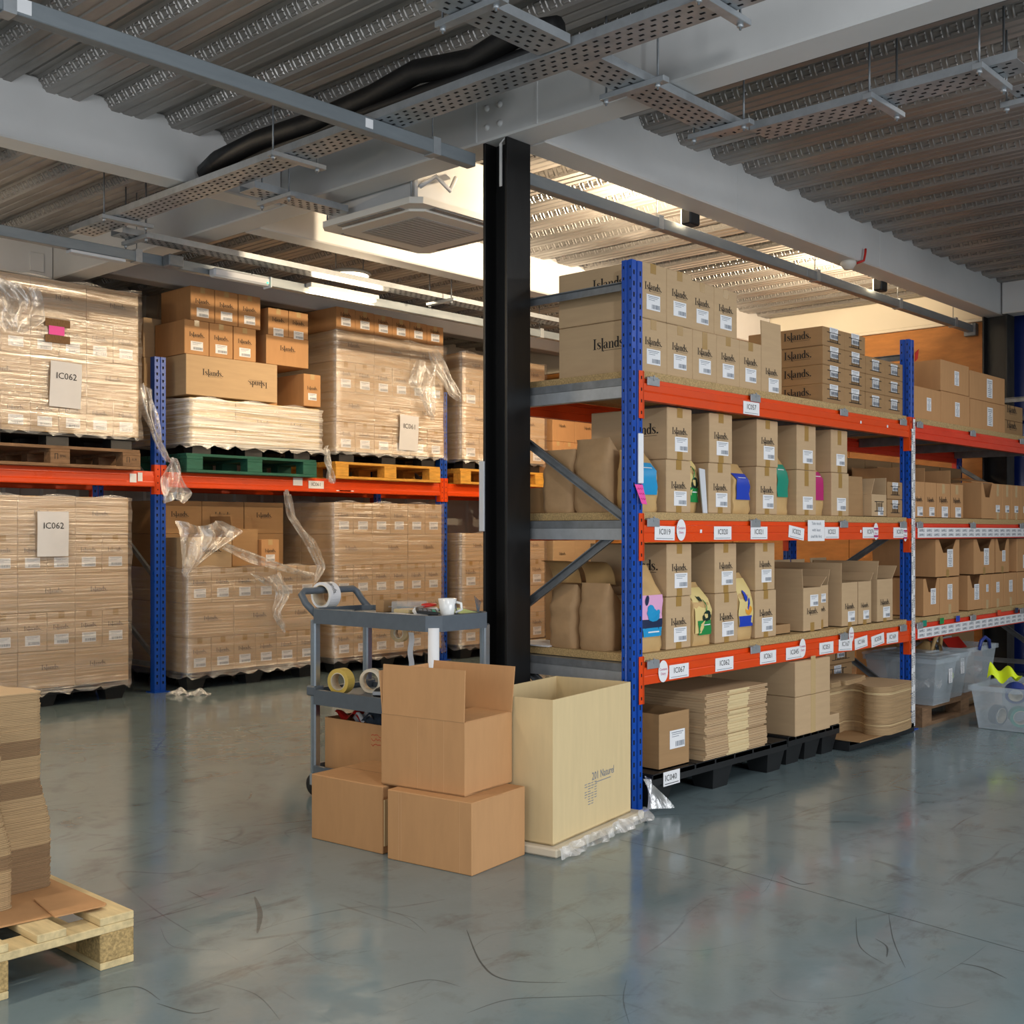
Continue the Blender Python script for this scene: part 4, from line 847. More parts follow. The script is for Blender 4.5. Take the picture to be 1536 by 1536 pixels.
# die-cut blanks: wavy fronted stacks
def die_stack(label, pts, x, y, z, n, t, rz=0, m='card_sheet', top='card', jit=.003, bands=(), fan=0, dark=()):
    mb = MB(); rn = random.Random(len(label)); N = len(pts)
    for k in range(n):
        ox, oy = rn.uniform(-jit, jit), rn.uniform(-jit, jit); q_ = min(1, max(0, (k/n-.30)/.26)); sh = fan*q_*q_*(3-2*q_)
        zz = k*t; last = k == n-1
        v = [(a+ox+sh, b+oy, zz) for a, b in pts] + [(a+ox+sh, b+oy, zz+t*.86) for a, b in pts]
        mi = 2 if any(a <= k < b for a, b in bands) else 3 if any(a <= k < b for a, b in dark) else 0
        mb.add(v, [(i, (i+1) % N, N+(i+1) % N, N+i) for i in range(N)], mi); mb.add(v[N:], [tuple(range(N))], 1); mb.add(v[:N], [tuple(range(N))[::-1]], 1)
    o = mb.build('cardboard_blank_stack', [m, top, 'card_l', 'card_brown'], None, (x, y, z), rz, fix=False); tag(o, label, 'cardboard stack', None); o['kind'] = 'stuff'
    return o
def rounded(seq, r, n=4):
    out = []; N = len(seq)
    for i, p in enumerate(seq):
        a = Vector(seq[i-1]+(0,)); b = Vector(p+(0,)); c = Vector(seq[(i+1) % N]+(0,)); d1 = (a-b); d2 = (c-b); rr = min(r, d1.length*.45, d2.length*.45)
        p1 = b+d1.normalized()*rr; p2 = b+d2.normalized()*rr
        for k in range(n+1):
            t = k/n; q = p1*(1-t)**2 + b*2*t*(1-t) + p2*t*t; out.append((q.x, q.y))
    return out
blank = rounded([(0, 0), (.20, 0), (.205, .045), (.245, .045), (.25, -.035), (.62, -.035), (.66, .0), (.80, .01), (.80, .32), (.62, .36), (.25, .36), (.22, .30), (0, .30)], .035)
blank2 = rounded([(0, .0), (.20, 0), (.26, .015), (.315, -.01), (.30, -.08), (.235, -.12), (.235, -.20), (.30, -.245), (.56, -.235), (.655, -.22), (.655, .0), (.60, .16), (0, .16)], .05, 5)
die_stack('tall stack of die-cut cardboard blanks at the far end of the bottom level', blank2, 5.865, 3.05, .062, 54, .0050, 0, bands=((10, 11), (45, 47)))
die_stack('small pile of die-cut cardboard blanks on top of the tall stack', [(a*.6, b*.5) for a, b in blank], 5.90, 3.02, .333, 5, .005, .05)
MB().slab((5.865, 2.84, .058), (6.50, 2.84, .058), (6.50, 3.22, .058), (5.865, 3.22, .058), .006).build('backing_sheet', ['card_d']); tag(bpy.data.objects['backing_sheet'], 'cardboard sheet under the die-cut blanks on the bottom level', 'cardboard')
# ================================================================ SECOND BAY
zt2, zm2, zl2 = zt, zm, zl
YB = RY0+.03
B2T = [('plain low carton with a white label, first right of the far post', 6.87, 7.285, zt, .20, 0), ('plain carton with a white label, second right of the far post, lower', 7.290, 7.765, zt, .205, 0), ('plain carton with a white label, second right of the far post, upper', 7.282, 7.752, zt+.206, .20, 0), ('plain carton with a white label, third right of the far post, lower', 7.80, 8.445, zt, .20, .01), ('plain carton with a white label, third right of the far post, upper', 7.79, 8.44, zt+.201, .19, .01)]
for lb, a, b, z, h, dy in B2T: carton(lb, a, b, YB+dy, z, z+h, .5 if a > 7 else .28, 'plain labelled cartons on the top of the far bay', logo=0, stick=.16, st=2, sz=.5, tape=None, m='card_b', sx=.05)
carton('plain unlabelled carton behind the first carton of the far bay', 6.87, 7.278, YB+.30, zt, zt+.36, .3, None, logo=0, stick=0, tape=None, m='card_d')
for r in range(2): carton(f'dark printed carton at the right end of the far top shelf, {("lower", "upper")[r]} one', 8.50, 8.95, YB+.06, zt+r*.115, zt+(r+1)*.114, .38, None, logo=.5, stick=0, tape=None, m='card_d')
for k, (a, b) in enumerate(((6.925, 7.105), (7.108, 7.285), (7.288, 7.508), (7.515, 7.725))):
    o = open_carton(f'narrow upright carton on the middle shelf of the far bay, {ORD[k]} from the post', a, b, YB+.03, .40, zm, .225, {'b': (.10+.02*(k > 1), 3), 'l': (.09, 0)} if k != 2 else {'b': (.12, 3)}, m='card_b', stick=.46, logo=.62, lz=.46, sz=.18, group='narrow upright cartons in the far bay')
    if k > 1: put('tape', TAPEC, o, (0, -.0001, .19), scale=(.045, 1, .06))
open_carton('large open carton with a cut-out front on the middle shelf of the far bay', 7.97, 8.20, YB, .50, zm, .25, {}, m='card_b', notch=(.18, .08, .10))
for k in range(5): carton(f'narrow taped carton right of the cut-out carton in the far bay, {ORD[k]} one', 8.21+k*.185, 8.21+(k+1)*.183, YB+.01, zm, zm+.25, .4, None, logo=0, stick=.42, tape='ub', m='card_b')
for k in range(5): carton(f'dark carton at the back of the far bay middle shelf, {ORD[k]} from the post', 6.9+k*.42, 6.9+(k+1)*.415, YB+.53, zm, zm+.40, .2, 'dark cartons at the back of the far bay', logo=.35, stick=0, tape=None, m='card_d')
tag(MB().slab((8.05, YB+.1, zm+.26), (8.45, YB+.1, zm+.262), (8.40, YB+.30, zm+.30), (8.1, YB+.3, zm+.29), .006).build('cardboard_scrap', ['card_b']), 'creased cardboard scrap lying on the cut-out carton', 'cardboard')
# picking bins with cut-out fronts
up = [(7.17, 7.555, True), (7.80, 8.18, True), (8.20, 8.46, True), (8.62, 8.95, False)]; lo = [(6.99, 7.24, True), (7.25, 7.555, False), (7.70, 7.965, True), (7.97, 8.13, False), (8.135, 8.36, False), (8.37, 8.63, False), (8.64, 8.93, False)]
for k, (a, b, nt) in enumerate(lo):
    if nt: open_carton(f'cut-out picking box in the lower row of the far bay, {ORD[k]} from the post', a, b, YB-.01, .42, zl, .235, {}, m='card_b', notch=((b-a)*.72, (b-a)*.36, .085), stick=.32, st=2, sz=.52, group='picking boxes in the far bay')
    else: carton(f'labelled picking carton in the lower row of the far bay, {ORD[k]} from the post', a, b, YB-.01, zl, zl+.235, .42, 'picking boxes in the far bay', logo=0, stick=.26, st=2, sz=.6, tape='b', m='card_b')
for k, (a, b, nt) in enumerate(up):
    if nt: open_carton(f'cut-out picking box in the upper row of the far bay, {ORD[k]} from the post', a, b, YB-.012, .42, zl+.238, .24, {}, m='card_b', notch=((b-a)*.72, (b-a)*.36, .085), stick=.24, st=2, sz=.5, tape=True, group='picking boxes in the far bay')
    else: carton(f'labelled picking carton in the upper row of the far bay, {ORD[k]} from the post', a, b, YB-.012, zl+.238, zl+.48, .42, 'picking boxes in the far bay', logo=0, stick=.24, st=2, tape=None, m='card_b')
for k, (px, c) in enumerate(((1388, 'teal'), (1414, 'green'), (1438, 'royal'), (1463, 'kraft'), (1500, 'orange'), (1526, 'navy'))):
    x = onY(px, 930, RY0-.012)[0]-RX0; MB().box(x-.03, -.009, ZS['low']-.018, x+.03, -.006, ZS['low']+.02, 0, .001).build('colour_tab', [c], B2['low'])
# plastic crates
def crate(label, x0, y0, z0, w, d, h, lid=True, rz=0, handle=None):
    r = empty('plastic_crate', (x0, y0, z0), label, 'crate', rz); t = .004; k = .035
    def wall(q): return MB().slab(*q, t)
    P = [(k, k, .0), (w-k, k, 0), (w-k, d-k, 0), (k, d-k, 0)]; Q = [(0, 0, h), (w, 0, h), (w, d, h), (0, d, h)]
    for i in range(4): wall((P[i], P[(i+1) % 4], Q[(i+1) % 4], Q[i])).build('wall', ['clearbox'], r)
    MB().box(k, k, 0, w-k, d-k, t).build('base', ['clearbox'], r)
    rim = MB(); rim.box(-.012, -.012, h-.03, w+.012, 0, h); rim.box(-.012, d, h-.03, w+.012, d+.012, h); rim.box(-.012, 0, h-.03, 0, d, h); rim.box(w, 0, h-.03, w+.012, d, h); rim.build('rim', ['clearbox'], r)
    if lid:
        l = MB(); l.box(-.018, -.018, h+.001, w+.018, d+.018, h+.018, 0, .005); l.box(.03, .03, h+.018, w-.03, d-.03, h+.028, 0, .005); l.box(.08, .08, h+.028, w-.08, .10, h+.036); l.box(.08, d-.1, h+.028, w-.08, d-.08, h+.036); l.build('lid', ['clearbox'], r)
    if handle: MB().tube([(w*.32, -.016, h-.02), (w*.36, -.02, h+.035), (w*.5, -.02, h+.06), (w*.64, -.02, h+.035), (w*.68, -.016, h-.02)], .012, 8).build('handle', [handle], r)
    return r
ZC = .125
c1 = crate('translucent lidded plastic crate right of the far post at the bottom', 6.945, RY0-.08, ZC, .32, .46, .29)
put('sticker', STICK[2], c1, (.24, -.004+.012, .17), scale=(.055, 1, .09))
c2 = crate('translucent plastic crate with a yellow dot, second from the post at the bottom', 7.29, RY0-.03, ZC, .30, .45, .29, lid=False)
put('sticker', STICK[2], c2, (.22, .010, .20), scale=(.06, 1, .10)); MB().lathe([(0, 0), (.02, 0)], 16).xf(Matrix.Translation((.06, .012, .15)) @ Matrix.Rotation(math.pi/2, 4, 'X')).build('dot', ['hazard'], c2, fix=False)
c3 = crate('translucent plastic crate with a dark blue handle at the bottom right', 7.64, RY0+.0, ZC, .52, .42, .30, lid=False, handle='bluelid')
for c_, w_, d_ in ((c1, .34, .46), (c2, .30, .45), (c3, .52, .42)):
    lb = c_['label']
    o = MB().grid(lambda u, v: (.06+u*(w_-.12), .07+v*(d_-.14), .10+.03*math.sin(7*u+3*v)+.02*math.sin(11*v)), 10, 10).build('crumpled_film', ['film_loose'], None, c_.location, fix=False)
    o.location.z += .005; tag(o, 'crumpled clear film packed inside the ' + ('lidded crate', 'yellow dot crate', 'blue handle crate')[(c1, c2, c3).index(c_)], 'film')
wp = empty('wooden_pallet', (6.88, RY0-.02, 0), 'dark wooden pallet under the plastic crates', 'pallet')
for i in range(3): MB().box(0, i*.36, 0, 1.35, i*.36+.1, .022).build('bottom_board', ['wood_d'], wp)
for i in range(3):
    for j in range(3): MB().box(j*.6, i*.36, .022, j*.6+.14, i*.36+.1, .10).build('block', ['wood_d'], wp)
for i in range(5): MB().box(0, i*.20, .10, 1.35, i*.20+.12, .122).build('top_board', ['wood_d'], wp)
carton('open tan carton with a printed grip behind the plastic crates', 7.55, 7.93, RY0+.44, ZC, ZC+.40, .3, None, logo=0, stick=.3, st=1, tape=None, m='card_b', grip=True, sz=.75)
carton('large dark carton at the back of the bottom level of the far bay', 8.25, 8.95, RY0+.45, .01, .52, .3, None, logo=0, stick=0, tape=None, m='card_d')
o = MB().tube([(7.33, RY0+.12, .40), (7.36, RY0+.10, .50), (7.42, RY0+.10, .54), (7.48, RY0+.11, .50), (7.50, RY0+.13, .40)], [.012, .014, .016, .014, .012], 8).build('paper_loop', ['kraft_l']); tag(o, 'twisted brown paper handle sticking out of the yellow dot crate', 'paper')
for k in range(3):
    o = MB().grid(lambda u, v: (7.31+.08*k+.07*u, RY0+.10+.2*v, .36+.10*math.sin(2.5*u+k)+.03*math.sin(6*v)), 6, 6).build('paper_scrap', [('kraft_l', 'greyplast', 'kraft')[k]], fix=False); tag(o, f'crumpled {("light tan", "grey", "brown")[k]} paper in the yellow dot crate', 'paper')
o = MB().grid(lambda u, v: (7.97+.20*u, RY0+.46+.2*v, .30+.16*math.sin(3*u)*math.sin(2.6*v)+.02*math.sin(15*u)), 10, 8).build('wrapping_paper', ['kraft'], fix=False); tag(o, 'crumpled brown wrapping paper behind the blue handle crate', 'paper')
for k in range(3): tag(MB().slab((7.72, RY0+.14+.05*k, .40), (8.0, RY0+.14+.05*k, .40), (8.0, RY0+.2+.05*k, .47), (7.72, RY0+.2+.05*k, .47), .003).build('red_packet', ['red' if k % 2 == 0 else 'white']), f'{("front", "middle", "rear")[k]} flat packet behind the blue handle crate', 'packet')
# foreground crate of tape rolls
fx, fy = 7.06, 2.70
fc = crate('open translucent crate full of tape rolls on the floor at the right edge', fx, fy-.52, .004, .62, .52, .26, lid=False)
def roll(label, c, r, w, axis, mo, ri=.7, group=None):
    mb = MB(); n = 28
    mb.lathe([(r*ri, -w/2), (r, -w/2), (r, w/2), (r*ri, w/2), (r*ri, -w/2)], n)
    mb.sm = [False]*len(mb.sm); mb2 = MB().lathe([(r*ri-.003, -w/2-.0005), (r*ri+.0005, -w/2-.0005), (r*ri+.0005, w/2+.0005), (r*ri-.003, w/2+.0005), (r*ri-.003, -w/2-.0005)], n)
    q = Vector((0, 0, 1)).rotation_difference(Vector(axis)); mt = Matrix.Translation(c) @ q.to_matrix().to_4x4()
    o = mb.build('tape_roll', [mo], None); o.matrix_world = mt; i = mb2.build('core', ['core'], o); tag(o, label, 'tape roll', group); return o
RL = [('brown cored tape roll in the corner of the floor crate', (.13, .115, .075), .06, .05, (.3, 1, .1), 'greyplast', .78), ('blue tape roll standing in the floor crate', (.14, .215, .218), .06, .06, (1, .4, .6), 'bluelid', .7), ('green tape roll in the floor crate', (.15, .235, .075), .060, .06, (.8, .5, .1), 'teal', .7), ('pale red tape roll in the floor crate', (.13, .36, .15), .06, .07, (.9, .3, .5), 'red', .7), ('orange tape roll on top of the floor crate', (.20, .36, .30), .05, .05, (.5, .6, .6), 'amber', .6), ('cream tape roll on top of the floor crate', (.20, .28, .255), .045, .045, (.2, .3, 1), 'core', .6), ('dark blue tape roll at the bottom of the floor crate', (.14, .44, .060), .045, .05, (1, .1, .2), 'royal', .7), ('white tape roll on top of the floor crate at the right', (.12, .46, .28), .045, .05, (.4, .2, 1), 'white', .7)]
for lb, (a, b, c), r, w, ax, mo, ri in RL: roll(lb, (fx+a, fy-b, .004+c+.0), r, w, ax, mo, ri, 'tape rolls in the floor crate')
o = MB().grid(lambda u, v: (fx+.10+.12*u, fy-.06-.17*v, .30+.075*math.sin(3.0*u)*(1-.4*v)+.025*math.sin(9*v+4*u)), 12, 12).build('hi_vis_cloth', ['hazard'], fix=False); tag(o, 'crumpled fluorescent yellow cloth on the floor crate', 'cloth')
# ================================================================ FAR PALLET RACK
BX = [1.62, 4.545, 7.475, 9.70]; BY = 7.75; BW, BDp, BH = .092, .06, 2.50; BDEP = 1.0; BZ = 1.645
brack = empty('pallet_rack', (BX[1], BY, 0), 'far pallet rack with blue posts and one orange beam level', 'pallet rack')
def bpost():
    mb = MB(); prof = [(0, 0), (.040, 0), (.043, .006), (.049, .006), (.052, 0), (BW, 0), (BW, BDp), (.07, BDp), (.07, BDp-.015), (.022, BDp-.015), (.022, BDp), (0, BDp)]
    mb.prism(prof, .006, BH); z = .07
    while z < BH-.03:
        for cx in (.021, .070): mb.add([(cx-.007, -.0008, z+.011), (cx+.007, -.0008, z+.011), (cx+.007, -.0008, z+.002), (cx+.0035, -.0008, z-.011), (cx-.0035, -.0008, z-.011), (cx-.007, -.0008, z+.002)], [tuple(range(6))], 1)
        z += .05
    mb.box(-.02, -.03, 0, BW+.02, BDp+.03, .006)
    return mb.data('post', ['blue', 'slot'])
BP = bpost()
for x in BX:
    for yy in (0, BDEP-.06): put('post', BP, brack, (x-BX[1]-BW/2, yy, 0))
    for za, zb_ in ((.22, .78), (.82, 1.45), (1.5, 2.1)):
        MB().bar((x-BX[1], .03, za), (x-BX[1], BDEP-.05, zb_), .02, .035).build('brace', ['galv'], brack)
    MB().bar((x-BX[1], .03, .2), (x-BX[1], BDEP-.05, .2), .02, .035).build('brace', ['galv'], brack)
back_beams = []
for i in range(3):
    for yy in (-.002, BDEP-.05):
        a, b = BX[i]-BX[1]+BW/2, BX[i+1]-BX[1]-BW/2; pr = [(yy, BZ-.115), (yy+.05, BZ-.115), (yy+.05, BZ), (yy+.006, BZ), (yy+.004, BZ-.03), (yy, BZ-.036), (yy, BZ-.075), (yy-.004, BZ-.082), (yy-.004, BZ-.108)]
        n = len(pr); o = MB().add([(xx, p, q) for xx in (a, b) for p, q in pr], [(k, (k+1) % n, n+(k+1) % n, n+k) for k in range(n)] + [tuple(range(n))[::-1], tuple(range(n, 2*n))]).build('beam', ['orange'], brack)
        if yy < 0: back_beams.append(o)
        for e, sg in ((a, -1), (b, 1)):
            c = MB(); c.box(e, yy-.006, BZ-.17, e+sg*.043, yy-.002, BZ+.05, 0, .001); c.box(e-.004, yy-.006, BZ-.17, e+.004, yy+.045, BZ+.05)
            for k in range(4): c.quad((e+sg*.022-.004, yy-.0066, BZ-.14+k*.05), (e+sg*.022+.004, yy-.0066, BZ-.14+k*.05), (e+sg*.022+.004, yy-.0066, BZ-.13+k*.05), (e+sg*.022-.004, yy-.0066, BZ-.13+k*.05), 1)
            c.build('beam_connector', ['orange', 'slot'], brack)
def bcard(px0, px1, s, i, dz=0, col=True):
    xa = onY(px0, 730, BY)[0]-BX[1]; xb = onY(px1, 730, BY)[0]-BX[1]; w = xb-xa; mb = MB(); mb.box(-w/2, -.001, -.032, w/2, 0, .032)
    if s: add_text(mb, s, 0, -.01, .03, -.0018, 1, w*.7)
    o = mb.build('price_card', ['white', 'ink'], back_beams[i], ((xa+xb)/2, -.0062, BZ-.055+dz)); o['label'] = ('white card reading ' + s) if s else 'blank torn white card'
bcard(462, 485, 'IC061', 1); bcard(439, 453, '', 1, .02); bcard(194, 204, '', 0); bcard(206, 213, '', 0, .01)
for k in range(2):
    mb = MB(); mb.box(-.08, -.001, -.004, .08, 0, .004); mb.build('scuff_tape', ['white'], back_beams[1], (onY(515+k*4, 735, BY)[0]-BX[1], -.0062, BZ-.098))
# ---------------------------------------------------------------- pallets
def wood_pallet(label, x0, y0, z0, w, d, h=.144, m='wood', rz=0, stamp=False, block_m=None, nb=7):
    r = empty('wooden_pallet', (x0, y0, z0), label, 'pallet', rz); bt = h*.15; bm = block_m or m
    for yy in (0, d/2-.05, d-.10): MB().box(0, yy, 0, w, yy+.10, bt, 0, .002).build('bottom_board', [m], r)
    for yy in (0, d/2-.05, d-.10):
        for k, xx in enumerate((0, w/2-.07, w-.14)):
            b = MB().box(xx, yy, bt, xx+.14, yy+.10, h-2*bt, 0, .003).build('block', [bm], r)
            if stamp and yy == 0 and k:
                q = MB(); q.box(xx+.03, -.001, h*.35, xx+.034, 0, h*.62); q.box(xx+.05, -.001, h*.35, xx+.054, 0, h*.62); q.box(xx+.03, -.001, h*.60, xx+.054, 0, h*.62)
                add_text(q, ('EPAL', 'EUR')[k-1], xx+.09, h*.45, .016, -.001, 0); q.build('stamp', ['ink'], b)
    for k in range(3):
        xx = (0, w/2-.07, w-.14)[k]; MB().box(xx, 0, h-2*bt, xx+.14, d, h-bt, 0, .002).build('stringer_board', [m], r)
    bw = d/nb
    for i in range(nb): MB().box(0, i*bw+.008, h-bt, w, (i+1)*bw-.008, h, 0, .002).build('top_board', [m], r)
    return r
YL = 7.65
def slip_pallet(label, x0, w, z0, d=.95): return plastic_pallet(label, x0, YL+.01, w, d, .085) 
def black_pallet(label, x0, w, z0, d=.96, h=.085):
    r = empty('plastic_pallet', (x0, YL+.02, z0), label, 'pallet')
    mb = MB(); mb.box(0, 0, h-.02, w, d, h, 0, .002); mb.build('deck', ['plastic_blk'], r)
    for i in range(3):
        for j in range(3): MB().box(.04+i*(w-.24)/2, .02+j*(d-.16)/2, 0, .20+i*(w-.24)/2, .14+j*(d-.16)/2, h-.02).build('foot', ['plastic_blk'], r)
    return r
def film_shell(label, x0, x1, y0, y1, z0, z1, seed=0, m='film', skirt=True, amp=.006, off=.012):
    rn = random.Random(seed); P = [(x0-off, y1), (x0-off, y0-off), (x1+off, y0-off), (x1+off, y1)]
    seg = [(P[0], P[1], 10), (P[1], P[2], 22), (P[2], P[3], 8)]; ring = []
    for a, b, n in seg:
        for i in range(n): t = i/n; ring.append((a[0]+(b[0]-a[0])*t, a[1]+(b[1]-a[1])*t))
    ring.append(P[3]); nz = 26; mb = MB(); ph = [rn.uniform(0, 6) for _ in range(4)]; v = []
    cx, cy = (x0+x1)/2, (y0+y1)/2
    for j in range(nz+1):
        t = j/nz; z = z0+(z1-z0)*t
        for i, (a, b) in enumerate(ring):
            w = amp*(math.sin(17*t+ph[0]+.4*math.sin(i*.6+ph[1]))+.6*math.sin(41*t+ph[2]+i*.23)); k = w
            flare = .03*max(0, 1-t/.05)*(1+.8*math.sin(i*1.7+ph[3])) if skirt else 0
            dx, dy = a-cx, b-cy; l = math.hypot(dx, dy)
            zz = z - (.018*(1+math.sin(i*2.3+ph[1])) if (j == 0 and skirt) else 0) + (.012*math.sin(i*.9+ph[2]) if j == nz else 0)
            v.append((a+dx/l*(abs(k)+flare), b+dy/l*(abs(k)+flare), zz))
    n = len(ring); mb.add(v, [(j*n+i, j*n+i+1, (j+1)*n+i+1, (j+1)*n+i) for j in range(nz) for i in range(n-1)], 0, True)
    o = mb.build('stretch_film', [m], None, fix=False); return tag(o, label, 'stretch film')
def load(desc, x0, x1, z0, rows, faded=True, depth=.95, y=None, m='card', sideback=True):
    """rows from the bottom: (count, height, 'n'arrow labelled | 'w'ide); every carton is its own thing"""
    y = YL if y is None else y; z = z0; g = 'cartons in the ' + desc
    for r, (n, h, kind) in enumerate(rows):
        w = (x1-x0)/n; rowname = 'bottom row' if r == 0 else 'top row' if r == len(rows)-1 else f'{ORD[r]} row'
        dd = depth*.49
        for c in range(n):
            o = carton(f'{ORD[c]} carton from the left, {rowname} of {desc}', x0+c*w, x0+(c+1)*w, y+random.uniform(0, .006), z, z+h, dd, g, logo=.6 if kind == 'n' else .32, stick=.52 if kind == 'n' else 0, st=1, sz=.28, lz=.55 if kind == 'n' else .5, tape='t' if kind == 'n' else None, m=m, faded=faded, lx=0 if kind == 'n' else random.uniform(-.1, .15))
        if sideback:
            for c in (0, n-1):
                carton(f'rear carton at the {("left", "right")[c > 0]} end, {rowname} of {desc}', x0+c*w, x0+(c+1)*w, y+dd+.008, z, z+h, dd, g, logo=0, stick=0, tape=None, m=m)
                if n == 1: break
        z += h+.0006
    return z
def page(px0, py0, px1, py1, s, label, y, rot=0):
    xa, za = onY(px0, py1, y); xb, zb_ = onY(px1, py0, y); w = min(xb-xa, .30); h = w*1.39; zb_ = onY(px0, py0, y)[1]
    mb = MB(); mb.grid(lambda u, v: ((u-.5)*w, -.004*math.sin(u*3)-.003*math.sin(v*5), -h*v), 6, 8, 0); add_text(mb, s, 0, -h*.38, w*.20, -.0085, 1, w*.9)
    o = mb.build('paper_sign', ['paper', 'ink'], None, ((xa+xb)/2, y, zb_), fix=False); o.rotation_euler = (0, rot, 0); tag(o, label, 'paper sign'); return o
ZL0 = BZ + .002
# --- upper left
wood_pallet('worn wooden pallet under the upper left wrapped load', 3.13, YL+.02, ZL0, 1.21, .8, m='wood_d', stamp=True)
black_pallet('black plastic pallet on the worn wooden pallet, upper left', 3.13, 1.19, ZL0+.1445)
zz = load('upper left wrapped load', 3.12, 4.315, ZL0+.23, [(6, .258, 'n'), (3, .262, 'w'), (6, .262, 'n'), (3, .262, 'w')])
film_shell('streaky stretch film around the upper left load', 3.12, 4.315, YL, YL+.95, ZL0+.235, zz+.004, 1, amp=.007)
page(76, 541, 123, 605, 'IC062', 'white sign reading IC062 on the upper left load', YL-.032, .03)
# pink tag and brown tape strips
x, z = onY(85, 496, YL-.026); pt = tag(MB().box(-.055, -.0015, -.03, .055, 0, .03).build('pink_tag', ['pink'], None, (x, YL-.026, z)), 'pink tag between two brown tape strips on the upper left load', 'tag')
for dz, lb in ((.052, 'upper'), (-.058, 'lower')): tag(MB().box(-.088, -.0012, -.026, .088, 0, .026).build('tape_strip', ['card_edge'], None, (x+.008, YL-.0255, z+dz), 0), f'{lb} brown tape strip by the pink tag', 'tape')
# --- lower left
def floor_pallet(label, x0, w): return plastic_pallet(label, x0, YL+.02, w, .95, .13)
floor_pallet('black plastic pallet under the lower left wrapped load', 3.03, 1.21)
zz = load('lower left wrapped load', 3.03, 4.235, .132, [(3, .255, 'w'), (6, .262, 'n'), (3, .262, 'w'), (6, .266, 'n'), (3, .262, 'w')])
film_shell('glossy stretch film around the lower left load', 3.03, 4.235, YL, YL+.95, .115, zz+.004, 2, amp=.008)
page(56, 767, 103, 831, 'IC062', 'white sign reading IC062 on the lower left load', YL-.034)
# --- middle upper
wood_pallet('green wooden pallet in the middle of the upper level', 4.72, YL+.02, ZL0, 1.22, .8, m='wood_g')
black_pallet('black plastic pallet on the green pallet', 4.74, 1.18, ZL0+.1445)
zz = load('white wrapped layer on green pallet', 4.73, 5.955, ZL0+.23, [(3, .335, 'w')], m='card_l')
film_shell('thick white stretch film around the low layer above the green pallet', 4.73, 5.955, YL, YL+.95, ZL0+.21, zz+.001, 3, 'film_thick', amp=.008)
Z1 = zz+.017
o = carton('long loose carton lying lengthwise on the white wrapped layer', 4.70, 5.53, YL+.0, Z1, Z1+.305, .40, None, logo=.22, lx=-.22, stick=0, tape=None, lz=.52)
q = put('logo', LOGO, o, (.27*.83, -.0012, .305*.50), scale=(.18, 1, .18)); q.rotation_euler = (0, math.pi, 0)
for c in range(3): carton(f'loose carton standing on the long carton, {ORD[c]} from the left', 4.69+c*.215, 4.69+(c+1)*.213, YL+.005, Z1+.306, Z1+.306+.258, .42, 'loose cartons on the upper level', logo=.62, stick=.5, st=1, sz=.25, tape='t', m='card_b')
for c in range(3): carton(f'loose carton in the uppermost row above the long carton, {ORD[c]} from the left', 4.745+c*.212, 4.745+(c+1)*.21, YL+.01, Z1+.566, Z1+.566+.258, .42, 'loose cartons on the upper level', logo=.62, stick=.5, st=1, sz=.25, tape='t', m='card_b')
carton('carton at the back left of the long carton', 4.46+.14, 4.88, YL+.43, Z1+.0, Z1+.31, .4, None, logo=0, stick=.3, st=1, tape=None); carton('carton on the back left carton', 4.60, 4.88, YL+.44, Z1+.311, Z1+.62, .4, None, logo=0, stick=0, tape=None)
carton('narrow loose carton at the right end of the white wrapped layer', 5.79, 5.965, YL+.0, Z1, Z1+.265, .4, None, logo=.62, stick=.5, st=1, tape='t', m='card_b')
carton('half hidden loose carton in the gap beside the long carton', 5.56, 5.66, YL+.18, Z1, Z1+.24, .3, None, logo=.62, stick=.4, st=1, tape=None, m='card_b')
carton('wide loose carton bridging the gap above the white wrapped layer', 5.42, 5.84, YL+.0, Z1+.306, Z1+.306+.235, .42, None, logo=.36, stick=0, tape=None, m='card_b')
for c in range(2): carton(f'loose carton on the bridging carton, {("left", "right")[c]} one', 5.44+c*.20, 5.44+(c+1)*.198, YL+.0, Z1+.542, Z1+.542+.215, .4, 'loose cartons on the upper level', logo=.62, stick=.5, st=1, sz=.12, tape='t', m='card_b')
# --- middle lower: cut open load
floor_pallet('black plastic pallet under the cut open wrapped load', 4.72, 1.22)
zz = load('cut open wrapped load', 4.72, 5.93, .132, [(6, .262, 'n'), (3, .262, 'w'), (6, .262, 'n')])
film_shell('stretch film around the lower part of the cut open load', 4.72, 5.93, YL, YL+.95, .115, zz+.01, 4, amp=.008)
for c in range(1): carton('carton on the left front of the cut open load', 4.725, 4.99+.12, YL+.01, zz, zz+.235, .4, None, logo=.5, stick=0, tape=None)
for r in range(2):
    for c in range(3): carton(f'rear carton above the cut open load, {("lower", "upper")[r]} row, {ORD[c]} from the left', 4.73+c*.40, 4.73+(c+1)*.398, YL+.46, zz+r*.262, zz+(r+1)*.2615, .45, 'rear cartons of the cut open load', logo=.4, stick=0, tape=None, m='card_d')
open_carton('open carton standing deep in the cut open load', 5.20, 5.44, YL+.14, .3, zz, .30, {'l': (.1, 10), 'b': (.12, 10)}, m='card_d')
carton('small labelled carton standing in the cut open load', 5.445, 5.62, YL+.10, zz, zz+.215, .3, None, logo=.62, stick=.5, st=1, tape='t', m='card_b')
